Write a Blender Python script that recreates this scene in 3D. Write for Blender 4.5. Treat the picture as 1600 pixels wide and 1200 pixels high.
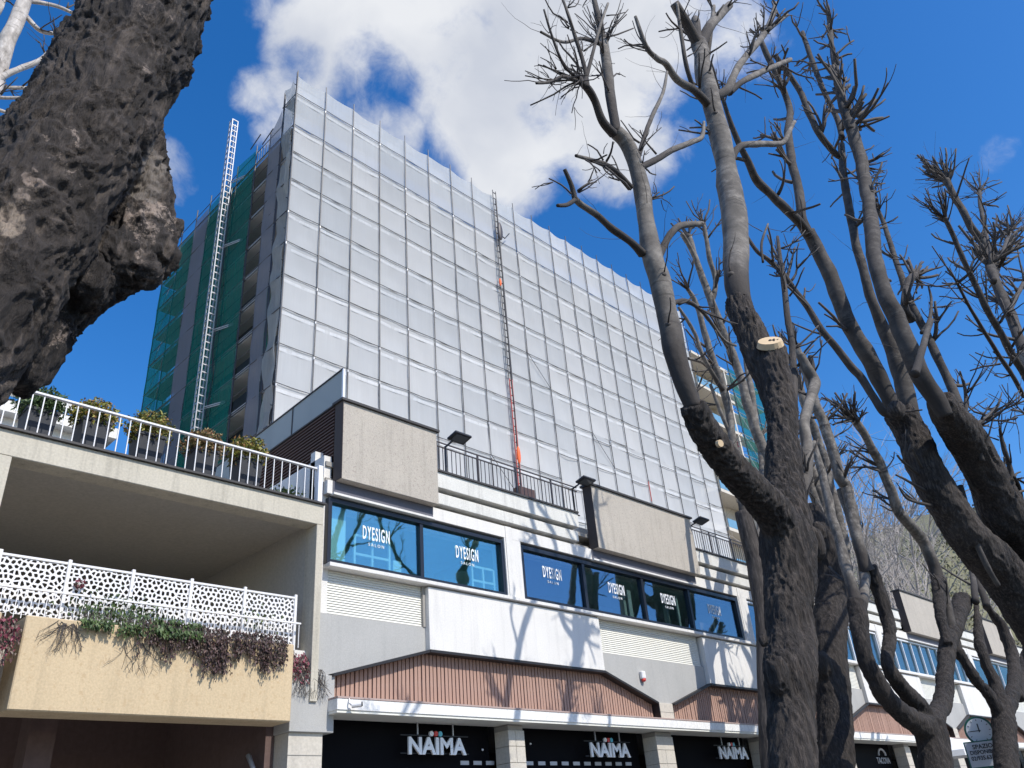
import bpy, bmesh, math, random
from mathutils import Vector, Matrix, noise
from math import sin, cos, pi, radians
R_ = random.Random(7)
sc = bpy.context.scene
for o in list(bpy.data.objects): bpy.data.objects.remove(o)
COL = sc.collection

# ------------------------------------------------------------------ camera
CR = ((0.70652065, -0.70345852, -0.07729606), (0.29915924, 0.39586101, -0.8682153), (0.64135195, 0.59028821, 0.49013009))
FPX, EYE = 1289.59, Vector((0, 0, 1.6))
r0, r1, r2 = (Vector(r).normalized() for r in CR)
cam = bpy.data.cameras.new('camera'); cam.sensor_width = 36; cam.lens = 36 * FPX / 1600
cam.clip_start = .05; cam.clip_end = 2000
co = bpy.data.objects.new('camera', cam); COL.objects.link(co)
m = Matrix.Identity(4)
for i in range(3):
    m[i][0] = r0[i]; m[i][1] = -r1[i]; m[i][2] = -r2[i]; m[i][3] = EYE[i]
co.matrix_world = m
sc.camera = co

def ray(px, py):
    a, b = (px - 800) / FPX, (py - 600) / FPX
    return Vector((r0.x * a + r1.x * b + r2.x, r0.y * a + r1.y * b + r2.y, r0.z * a + r1.z * b + r2.z))
def at(px, py, Y):
    d = ray(px, py); s = Y / d.y
    return EYE + d * s
def depth(p): return (p - EYE).dot(r2)

# ------------------------------------------------------------------ light
SUN_EL, SUN_AZ = radians(46), radians(4)
sd = Vector((sin(SUN_AZ) * cos(SUN_EL), -cos(SUN_AZ) * cos(SUN_EL), sin(SUN_EL)))
sl = bpy.data.lights.new('sun', 'SUN'); sl.energy = 4.4; sl.angle = radians(.35); sl.color = (1, .955, .88)
so = bpy.data.objects.new('sun', sl); COL.objects.link(so)
so.rotation_euler = sd.to_track_quat('Z', 'Y').to_euler()
sc.view_settings.view_transform = 'Standard'; sc.view_settings.look = 'None'
sc.view_settings.exposure = 0.0; sc.view_settings.gamma = 1; sc.view_settings.use_curve_mapping = False

W = bpy.data.worlds.new('World'); sc.world = W; W.use_nodes = True
nt = W.node_tree; nt.nodes.clear()
def N(nt, t, **kw):
    n = nt.nodes.new(t)
    for k, v in kw.items():
        if k in n.bl_rna.properties.keys(): setattr(n, k, v)
        else: n.inputs[k].default_value = v
    return n
def L(nt, a, b): nt.links.new(a, b)
sky = N(nt, 'ShaderNodeTexSky', sky_type='NISHITA', sun_disc=False, sun_elevation=SUN_EL, sun_rotation=pi - SUN_AZ, altitude=200, air_density=1.0, dust_density=.8, ozone_density=3.0)
hsv = N(nt, 'ShaderNodeHueSaturation', Saturation=1.36, Value=2.08, Hue=.506); L(nt, sky.outputs[0], hsv.inputs['Color'])
tc = N(nt, 'ShaderNodeTexCoord')
def dirnode(px, py, rin, rout, w):
    d = ray(px, py).normalized()
    v = N(nt, 'ShaderNodeVectorMath', operation='DOT_PRODUCT'); L(nt, tc.outputs['Generated'], v.inputs[0]); v.inputs[1].default_value = d
    mr = N(nt, 'ShaderNodeMapRange', interpolation_type='SMOOTHSTEP'); mr.inputs[1].default_value = cos(rout / FPX); mr.inputs[2].default_value = cos(rin / FPX)
    mr.inputs[3].default_value = 0; mr.inputs[4].default_value = w
    L(nt, v.outputs['Value'], mr.inputs[0]); return mr.outputs[0]
def mth(op, a, b, clamp=False):
    n = N(nt, 'ShaderNodeMath', operation=op, use_clamp=clamp)
    for i, x in enumerate((a, b)):
        if hasattr(x, 'links'): L(nt, x, n.inputs[i])
        else: n.inputs[i].default_value = x
    return n.outputs[0]
blobs = [(520, 70, 20, 130, .8), (480, 130, 10, 90, .6), (700, 20, 60, 230, .9), (800, 150, 40, 200, .9), (960, 60, 40, 220, .85), (800, 250, 10, 120, .85), (960, 210, 20, 140, .8),
         (1100, 60, 20, 140, .72), (1040, 190, 5, 90, .55), (800, -120, 100, 330, 1.0), (600, 180, 10, 110, .7), (262, 275, 5, 75, .48), (400, 150, 5, 60, .47), (430, 195, 5, 60, .45), (1565, 232, 3, 50, .42), (640, -60, 50, 200, .9), (1000, -60, 30, 200, .8), (410,5,5,60,.42)]
acc = None
for b in blobs:
    v = dirnode(*b); acc = v if acc is None else mth('MAXIMUM', acc, v)
hole = mth('MAXIMUM', dirnode(578, 108, 1, 70, .26), dirnode(850, 178, 1, 60, .30))
hole = mth('MAXIMUM', hole, dirnode(618, 132, 1, 50, .22)); hole = mth('MAXIMUM', hole, dirnode(472, 92, 2, 45, .3))
cl = mth('SUBTRACT', acc, hole)
warp = N(nt, 'ShaderNodeTexNoise', Scale=5.0, Detail=4.0); L(nt, tc.outputs['Generated'], warp.inputs['Vector'])
va = N(nt, 'ShaderNodeVectorMath', operation='MULTIPLY_ADD'); L(nt, warp.outputs['Color'], va.inputs[0]); va.inputs[1].default_value = (.1, .1, .1); L(nt, tc.outputs['Generated'], va.inputs[2])
n1 = N(nt, 'ShaderNodeTexNoise', Scale=8.0, Detail=11.0, Roughness=.62); L(nt, va.outputs[0], n1.inputs['Vector'])
cl = mth('ADD', cl, mth('MULTIPLY', mth('SUBTRACT', n1.outputs['Fac'], .5), 1.5))
mr = N(nt, 'ShaderNodeMapRange', interpolation_type='SMOOTHSTEP'); L(nt, cl, mr.inputs[0]); mr.inputs[1].default_value = .28; mr.inputs[2].default_value = .82
n2 = N(nt, 'ShaderNodeTexNoise', Scale=5.5, Detail=6.0, Roughness=.5); L(nt, va.outputs[0], n2.inputs['Vector'])
cr = N(nt, 'ShaderNodeValToRGB'); L(nt, n2.outputs['Fac'], cr.inputs[0])
cr.color_ramp.elements[0].position = .35; cr.color_ramp.elements[0].color = (6.0, 6.4, 7.3, 1)
cr.color_ramp.elements[1].position = .62; cr.color_ramp.elements[1].color = (8.3, 8.5, 8.9, 1)
mx = N(nt, 'ShaderNodeMix', data_type='RGBA'); L(nt, mr.outputs[0], mx.inputs[0]); L(nt, hsv.outputs[0], mx.inputs[6]); L(nt, cr.outputs[0], mx.inputs[7])
bg = N(nt, 'ShaderNodeBackground', Strength=.1); L(nt, mx.outputs[2], bg.inputs[0])
wo = N(nt, 'ShaderNodeOutputWorld'); L(nt, bg.outputs[0], wo.inputs[0])

# ------------------------------------------------------------------ materials
def newmat(name):
    mt = bpy.data.materials.new(name); mt.use_nodes = True
    t = mt.node_tree; b = t.nodes['Principled BSDF']; return mt, t, b
def c4(c): return (c[0], c[1], c[2], 1)
def ramp(t, fac, stops):
    r = N(t, 'ShaderNodeValToRGB'); L(t, fac, r.inputs[0]); e = r.color_ramp.elements
    e[0].position, e[0].color = stops[0][0], c4(stops[0][1]); e[1].position, e[1].color = stops[-1][0], c4(stops[-1][1])
    for p, c in stops[1:-1]:
        q = e.new(p); q.color = c4(c)
    return r.outputs[0]
AXROT = [None]
def noise_n(t, scale, detail=6, rough=.55, stretch=None, uv=False):
    tcn = N(t, 'ShaderNodeTexCoord'); src = tcn.outputs['UV' if uv else 'Object']
    if AXROT[0] and not uv:
        mp = N(t, 'ShaderNodeMapping'); mp.inputs['Rotation'].default_value = AXROT[0]; L(t, src, mp.inputs[0]); src = mp.outputs[0]
    if stretch:
        mp = N(t, 'ShaderNodeMapping'); mp.inputs['Scale'].default_value = stretch; L(t, src, mp.inputs[0]); src = mp.outputs[0]
    n = N(t, 'ShaderNodeTexNoise', Scale=scale, Detail=float(detail), Roughness=rough); L(t, src, n.inputs['Vector']); return n.outputs['Fac']
def mixc(t, fac, a, b, mode='MIX'):
    n = N(t, 'ShaderNodeMix', data_type='RGBA', blend_type=mode)
    for i, x in ((0, fac), (6, a), (7, b)):
        if hasattr(x, 'links'): L(t, x, n.inputs[i])
        elif i == 0: n.inputs[0].default_value = x
        else: n.inputs[i].default_value = c4(x)
    return n.outputs[2]
def bump(t, b, fac, strength=.3, dist=.01):
    n = N(t, 'ShaderNodeBump', Strength=strength, Distance=dist); L(t, fac, n.inputs['Height']); L(t, n.outputs[0], b.inputs['Normal'])
def plaster(name, col, dark=.75, rough=.85, grain=60, gd=.004, streak=.25, spots=None, metallic=0):
    mt, t, b = newmat(name)
    big = noise_n(t, 1.3, 5); st = noise_n(t, 2.4, 8, .68, (2.4, 2.4, .2)); fine = noise_n(t, grain, 4)
    c = mixc(t, ramp(t, big, [(.3, (0, 0, 0)), (.7, (1, 1, 1))]), [x * (dark + .25 * (1 - dark)) for x in col], col)
    c = mixc(t, ramp(t, st, [(.50, (0, 0, 0)), (.70, (streak, streak, streak))]), c, [x * .35 for x in col])
    c = mixc(t, .35, c, ramp(t, fine, [(.3, [x * .65 for x in col]), (.7, [min(1, x * 1.2) for x in col])]))
    if spots:
        sp = noise_n(t, spots[0], 3, .7); c = mixc(t, ramp(t, sp, [(.56, (0, 0, 0)), (.66, (1, 1, 1))]), c, spots[1])
    L(t, c, b.inputs['Base Color']); b.inputs['Roughness'].default_value = rough; b.inputs['Metallic'].default_value = metallic
    bump(t, b, fine, .5, gd); return mt
def simple(name, col, rough=.5, metallic=0, var=.15):
    mt, t, b = newmat(name); f = noise_n(t, 3, 5)
    c = mixc(t, f, [x * (1 - var) for x in col], [min(1, x * (1 + var)) for x in col]); L(t, c, b.inputs['Base Color'])
    b.inputs['Roughness'].default_value = rough; b.inputs['Metallic'].default_value = metallic; return mt

M = {}
M['white'] = plaster('white_render', (.77, .74, .69), .86, .8, 45, .002, .30)
M['white_band'] = plaster('weathered_white_band', (.72, .70, .64), .80, .85, 40, .003, .62)
M['groove'] = plaster('groove_grey', (.33, .31, .28), .85, .9, 40, .003, .3)
M['grey'] = plaster('grey_render', (.44, .43, .405), .88, .9, 70, .004, .2)
M['pebble'] = plaster('pebble_dash', (.50, .45, .38), .80, .95, 38, .012, .5, (24, (.36, .31, .27)))
M['slabside'] = plaster('dark_slab_edge', (.075, .06, .055), .8, .9, 30, .004, .3)
M['capdark'] = simple('dark_metal_capping', (.045, .04, .038), .6)
M['cream'] = plaster('cream_concrete', (.57, .52, .42), .82, .9, 30, .004, .65)
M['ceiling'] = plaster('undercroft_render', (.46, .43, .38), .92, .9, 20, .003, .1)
M['ochre'] = plaster('ochre_concrete', (.60, .465, .29), .86, .9, 35, .004, .4, (14, (.50, .37, .22)))
M['stone'] = plaster('pillar_stone', (.58, .53, .45), .88, .8, 25, .003, .25)
M['header'] = plaster('slate_header', (.12, .12, .145), .9, .7, 30, .002, .1)
M['louvre'] = simple('cream_louvre_paint', (.76, .74, .66), .5, 0, .06)
M['louvregap'] = simple('louvre_backing', (.10, .095, .09), .9)
M['frame'] = simple('black_window_frame', (.014, .016, .024), .35)
M['wframe'] = simple('white_window_frame', (.72, .72, .72), .4)
M['fascia'] = plaster('canopy_fascia', (.83, .81, .77), .94, .6, 20, .001, .2)
M['ledge'] = simple('pinkish_flashing', (.42, .31, .27), .6)
M['lid'] = simple('black_hood', (.018, .015, .015), .5)
M['rail_w'] = simple('white_rail_paint', (.78, .76, .74), .4, 0, .05)
M['rail_d'] = simple('dark_rail_paint', (.06, .05, .05), .5)
M['post'] = simple('white_post', (.8, .8, .82), .5)
M['tube'] = simple('scaffold_tube', (.055, .055, .06), .5, .4)
M['redtube'] = simple('red_scaffold_tube', (.40, .06, .045), .5)
M['orange'] = simple('orange_tie', (.85, .14, .03), .6)
M['mast'] = simple('galvanised_mast', (.42, .43, .45), .45, .3)
M['deck'] = simple('scaffold_board', (.34, .33, .31), .8)
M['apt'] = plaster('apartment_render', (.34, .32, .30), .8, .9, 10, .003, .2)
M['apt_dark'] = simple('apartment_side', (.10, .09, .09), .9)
M['balc'] = plaster('balcony_render', (.62, .57, .49), .9, .9, 12, .003, .2)
M['blueglass'] = simple('blue_parapet_glass', (.14, .30, .44), .5)
M['planterbox'] = simple('anthracite_pot', (.030, .032, .038), .7)
M['blackplastic'] = simple('black_plastic', (.025, .025, .028), .45)
M['lens'] = simple('lamp_lens', (.12, .13, .14), .15)
M['lettering'] = simple('white_letters', (.88, .88, .88), .4, 0, .02)
M['red'] = simple('red_plastic', (.62, .05, .04), .4); M['bluep'] = simple('blue_plastic', (.12, .50, .62), .4)
M['shopdark'] = simple('shop_fascia_black', (.006, .006, .008), .6)
M['brownpanel'] = simple('brown_base_panel', (.07, .035, .028), .6)
M['interior'] = simple('interior_wall', (.46, .56, .53), .9)
M['clockgreen'] = simple('clock_case_green', (.015, .12, .09), .35)
M['clockface'] = simple('clock_face', (.75, .78, .80), .4, 0, .03)
M['signgrey'] = simple('sign_face', (.52, .53, .55), .5, 0, .05)
M['black'] = simple('sign_letters', (.02, .02, .02), .5)
M['canvas'] = simple('white_canvas', (.8, .8, .8), .7)
M['cutwood'] = simple('fresh_cut_wood', (.68, .50, .30), .8, 0, .2)
M['canvas2'] = simple('pale_blind', (.82, .86, .82), .8)
M['signgrey'] = simple('sign_face', (.52, .53, .55), .5, 0, .05)
M['pipe'] = simple('downpipe', (.5, .5, .52), .4, .5)
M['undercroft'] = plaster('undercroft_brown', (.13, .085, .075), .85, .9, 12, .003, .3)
M['asphalt'] = plaster('asphalt', (.05, .05, .052), .8, .9, 80, .004, 0)
M['pave'] = plaster('pavement', (.30, .29, .27), .85, .9, 30, .003, 0)
M['hill'] = plaster('scrub_hillside', (.20, .19, .11), .6, 1, 3, .05, 0, (1.2, (.12, .12, .06)))
M['farwhite'] = plaster('far_white_render', (.78, .76, .72), .94, .8, 10, .002, .1)
M['farpane'] = simple('far_window_pane', (.28, .36, .46), .15)

M['shopdark'].node_tree.nodes['Principled BSDF'].inputs['Specular IOR Level'].default_value = .05
def wood(name):
    mt, t, b = newmat(name); g = noise_n(t, 9, 6, .6, (1, 1, .12)); s = noise_n(t, 3.2, 4); a = noise_n(t, 1.6, 8, .7)
    oi = N(t, 'ShaderNodeObjectInfo')
    c = mixc(t, g, (.27, .155, .115), (.50, .32, .245)); c = mixc(t, ramp(t, s, [(.6, (0, 0, 0)), (.72, (.5, .5, .5))]), c, (.60, .48, .40))
    L(t, c, b.inputs['Base Color']); b.inputs['Roughness'].default_value = .75; bump(t, b, g, .3, .004); return mt
M['slat'] = wood('red_brown_slats')
M['darkslat'] = simple('dark_brown_louvre', (.085, .045, .035), .6)

def glass(name, tint, refl=.5, rough=.02, tr=(.5, .62, .62)):
    mt, t, b = newmat(name); t.nodes.remove(b); out = t.nodes['Material Output']
    g = N(t, 'ShaderNodeBsdfGlossy', Roughness=rough); g.inputs[0].default_value = c4(tint)
    nf = noise_n(t, .8, 3); bm = N(t, 'ShaderNodeBump', Strength=.06, Distance=.05); L(t, nf, bm.inputs['Height']); L(t, bm.outputs[0], g.inputs['Normal'])
    tp = N(t, 'ShaderNodeBsdfTransparent'); tp.inputs[0].default_value = c4(tr)
    mxs = N(t, 'ShaderNodeMixShader'); mxs.inputs[0].default_value = refl; L(t, tp.outputs[0], mxs.inputs[1]); L(t, g.outputs[0], mxs.inputs[2]); L(t, mxs.outputs[0], out.inputs[0]); return mt
M['glass_teal'] = glass('teal_glass', (.55, .88, .92), .30, .02, (.80, .97, .96))
M['glass_blue'] = glass('blue_glass', (.50, .66, .85), .27, .02, (.70, .80, .78))
M['glass_dark'] = glass('shop_glass', (.5, .55, .6), .10, .03, (.12, .12, .14))
M['glass_grey'] = glass('terrace_glass', (.8, .85, .88), .25, .1, (.6, .65, .68))
_t = M['glass_grey'].node_tree; _g = [n for n in _t.nodes if n.type == 'BSDF_GLOSSY'][0]; _m = [n for n in _t.nodes if n.type == 'MIX_SHADER'][0]
_d = N(_t, 'ShaderNodeBsdfDiffuse'); _d.inputs[0].default_value = (.42, .46, .46, 1); L(_t, _d.outputs[0], _m.inputs[2]); _m.inputs[0].default_value = .72

def net(name, col, trans, open_, streak=True, weave=True, crumple=0, dens=(90, 90, 2)):
    mt, t, b = newmat(name); t.nodes.remove(b); out = t.nodes['Material Output']
    st = noise_n(t, 1.0, 5, .6, (14, 14, .35)); bg_ = noise_n(t, .45, 4); oi = N(t, 'ShaderNodeObjectInfo')
    c = mixc(t, ramp(t, st, [(.35, (0, 0, 0)), (.65, (1, 1, 1))]), [x * .88 for x in col], col)
    c = mixc(t, ramp(t, bg_, [(.35, (.0, .0, .0)), (.7, (.5, .5, .5))]), c, [x * .86 for x in col])
    c = mixc(t, oi.outputs['Random'], c, mixc(t, 1, c, (.86, .88, .90), 'MULTIPLY'))
    d = N(t, 'ShaderNodeBsdfDiffuse', Roughness=.6); L(t, c, d.inputs[0]); tl = N(t, 'ShaderNodeBsdfTranslucent'); L(t, c, tl.inputs[0])
    if crumple:
        nf = noise_n(t, crumple, 6, .6); bm = N(t, 'ShaderNodeBump', Strength=1.0, Distance=.15); L(t, nf, bm.inputs['Height']); L(t, bm.outputs[0], d.inputs['Normal'])
    m1 = N(t, 'ShaderNodeMixShader'); m1.inputs[0].default_value = trans; L(t, d.outputs[0], m1.inputs[1]); L(t, tl.outputs[0], m1.inputs[2])
    tp = N(t, 'ShaderNodeBsdfTransparent'); m2 = N(t, 'ShaderNodeMixShader')
    op = ramp(t, st, [(.3, (open_ * .7,) * 3), (.7, (min(1, open_ * 1.3),) * 3)]); L(t, op, m2.inputs[0])
    L(t, m1.outputs[0], m2.inputs[1]); L(t, tp.outputs[0], m2.inputs[2]); L(t, m2.outputs[0], out.inputs[0]); return mt
M['net'] = net('white_scaffold_net', (.88, .875, .865), .22, .14)
M['netband'] = net('net_overlap_band', (.91, .905, .90), .15, .05)
M['greennet'] = net('green_scaffold_net', (.012, .32, .255), .5, .40)
M['greyside'] = net('grey_side_net', (.34, .35, .40), .35, .30)
M['crumple'] = net('crumpled_net', (.60, .62, .62), .4, .35, crumple=2.2)

def limbbark(name, lo, hi, dlo, dhi, reach):
    mt = bark(name, lo, hi, None, 6, .8, True, .010, True); t = mt.node_tree; b = t.nodes['Principled BSDF']; c = b.inputs['Base Color'].links[0].from_socket
    tcn = N(t, 'ShaderNodeTexCoord'); sx = N(t, 'ShaderNodeSeparateXYZ'); L(t, tcn.outputs['UV'], sx.inputs[0]); nz = noise_n(t, 9, 5, .6, (1, .3, 1), True)
    ad = N(t, 'ShaderNodeMath', operation='MULTIPLY_ADD'); L(t, nz, ad.inputs[0]); ad.inputs[1].default_value = -reach * 1.6; L(t, sx.outputs['Y'], ad.inputs[2])
    f = ramp(t, ad.outputs[0], [(0, (1, 1, 1)), (min(1, reach), (0, 0, 0))]); dk = mixc(t, noise_n(t, 30, 6, .6, (1, .15, 1), True), dlo, dhi)
    blot = noise_n(t, 2.2, 6, .65, None, True); c2 = mixc(t, ramp(t, blot, [(.5, (0, 0, 0)), (.62, (.6, .6, .6))]), c, dk)
    L(t, mixc(t, f, c2, dk), b.inputs['Base Color']); return mt
def bark(name, lo, hi, patch=None, scale=6, st=.25, uv=False, bd=.03, lent=False, pt=.62, hb=1.35, scars=()):
    mt, t, b = newmat(name)
    sx = (1, st, 1) if uv else (1, 1, st)
    a = noise_n(t, scale, 9, .68, sx, uv); f = noise_n(t, scale * 5, 5, .6, sx, uv); big = noise_n(t, 1.1, 4, .5, None, uv)
    c = ramp(t, a, [(.36, [x * .35 for x in lo]), (.5, lo), (.62, hi)])
    c = mixc(t, ramp(t, big, [(.35, (0, 0, 0)), (.65, (.45, .45, .45))]), c, [x * hb for x in hi])
    if patch: c = mixc(t, ramp(t, noise_n(t, 2.6, 7, .75, None, uv), [(pt, (0, 0, 0)), (pt + .05, (.85, .85, .85))]), c, patch)
    if lent:
        l = noise_n(t, 1, 3, .5, (2, 26, 2) if uv else (2, 2, 26), uv); c = mixc(t, ramp(t, l, [(.60, (0, 0, 0)), (.68, (.55, .55, .55))]), c, [x * .4 for x in lo])
    for (cx, cy, cz, rad_, colr) in scars:   # worn patches of exposed wood / younger bark with their own outline
        tcn = N(t, 'ShaderNodeTexCoord'); nz = N(t, 'ShaderNodeTexNoise', Scale=7.0, Detail=5.0); L(t, tcn.outputs['Object'], nz.inputs['Vector'])
        v1 = N(t, 'ShaderNodeVectorMath', operation='MULTIPLY_ADD'); L(t, nz.outputs['Color'], v1.inputs[0]); v1.inputs[1].default_value = (.22, .22, .22); L(t, tcn.outputs['Object'], v1.inputs[2])
        ds = N(t, 'ShaderNodeVectorMath', operation='DISTANCE'); L(t, v1.outputs[0], ds.inputs[0]); ds.inputs[1].default_value = (cx + .11, cy + .11, cz + .11)
        c = mixc(t, ramp(t, ds.outputs['Value'], [(rad_ * .8, (.9, .9, .9)), (rad_, (0, 0, 0))]), c, mixc(t, f, [q * .6 for q in colr], colr))
    L(t, c, b.inputs['Base Color']); b.inputs['Roughness'].default_value = .9
    ad = N(t, 'ShaderNodeMath', operation='MULTIPLY_ADD'); L(t, f, ad.inputs[0]); ad.inputs[1].default_value = .35; L(t, a, ad.inputs[2])
    bump(t, b, ad.outputs[0], .9, bd); return mt
_b = Vector((at(0, 600, 3.6).x - .9, 3.6, 0)); SCARS = []
for (px, py, dy, rad_, cc) in ((8, 345, -.33, .055, (.46, .36, .27)), (25, 320, -.34, .06, (.46, .36, .27)), (42, 296, -.34, .055, (.42, .33, .26)), (58, 272, -.34, .045, (.40, .31, .25)), (80, 222, -.33, .035, (.44, .34, .28)), (92, 204, -.33, .03, (.42, .33, .27)), (78, 250, -.34, .04, (.11, .09, .08)),
                              (228, 250, -.02, .10, (.27, .23, .195)), (226, 285, -.02, .09, (.27, .23, .195)), (160, 262, -.33, .03, (.34, .28, .23)), (170, 420, -.2, .028, (.36, .32, .29))):
    q_ = at(px, py, 3.6 + dy) - _b; SCARS.append((q_.x, q_.y, q_.z, rad_ * 1.35, cc))
AXROT[0] = (at(232, 0, 3.6) - at(-58, 500, 3.6)).normalized().rotation_difference(Vector((0, 0, 1))).to_euler()
M['bark_big'] = bark('black_rugged_bark', (.012, .009, .008), (.105, .082, .066), (.42, .33, .27), 17, .16, bd=.07, pt=.60, hb=1.25, scars=SCARS)
AXROT[0] = None
M['bark_trunk'] = bark('dark_furrowed_bark', (.020, .016, .014), (.095, .076, .063), None, 34, .13, bd=.05, hb=1.15)
M['bark_shade'] = bark('shade_darkened_bark', (.014, .011, .010), (.060, .048, .040), None, 26, .14, bd=.05, hb=1.1)  # darker bark copy; shade from neighbouring trees is painted into its colour
M['bark_limb'] = limbbark('smooth_grey_bark', (.10, .087, .075), (.235, .21, .18), (.02, .017, .015), (.08, .066, .056), .5)
M['bark_limb_dim'] = limbbark('dimmed_grey_limb_bark', (.045, .038, .034), (.095, .083, .072), (.018, .015, .013), (.06, .05, .043), .6)  # darker limb bark copy; weaker light on right-hand trees painted into its colour
M['bark_dark'] = bark('dark_limb_bark', (.03, .025, .022), (.09, .075, .065), None, 14, .22, True, .02)
M['bark_pale'] = bark('pale_bark', (.36, .32, .28), (.60, .55, .50), None, 5, .8, True, .006, True)
M['twig'] = simple('twig_bark', (.075, .063, .055), .85, 0, .4)
M['bare'] = simple('exposed_wood', (.44, .34, .26), .8, 0, .3)
M['farbark'] = simple('far_pale_bark', (.36, .32, .29), .9)
def leafm(name, cols):
    mt, t, b = newmat(name); g = N(t, 'ShaderNodeNewGeometry')
    c = ramp(t, g.outputs['Random Per Island'], [(i / (len(cols) - 1), cc) for i, cc in enumerate(cols)]); L(t, c, b.inputs['Base Color']); b.inputs['Roughness'].default_value = .6
    b.inputs['Subsurface Weight'].default_value = 0; return mt
M['leaf_y'] = leafm('yellow_green_leaves', [(.06, .09, .02), (.16, .18, .03), (.35, .30, .04), (.10, .13, .03), (.32, .15, .05), (.22, .22, .06)])
M['leaf_o'] = leafm('reddish_shrub_leaves', [(.10, .11, .03), (.32, .14, .07), (.16, .16, .05), (.36, .22, .10), (.08, .09, .03)])
M['leaf_g'] = leafm('dark_green_leaves', [(.03, .06, .018), (.06, .10, .03), (.10, .15, .04), (.04, .07, .025)])
M['leaf_p'] = leafm('purple_leaves', [(.04, .022, .024), (.09, .045, .042), (.05, .028, .028), (.16, .10, .08), (.028, .02, .02), (.10, .075, .045)])
M['leaf_r'] = leafm('red_leaves', [(.16, .04, .05), (.28, .05, .09), (.10, .05, .04), (.2, .16, .12)])
M['scrub'] = leafm('winter_scrub', [(.12, .12, .05), (.20, .18, .10), (.08, .09, .04), (.26, .23, .17)])

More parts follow.
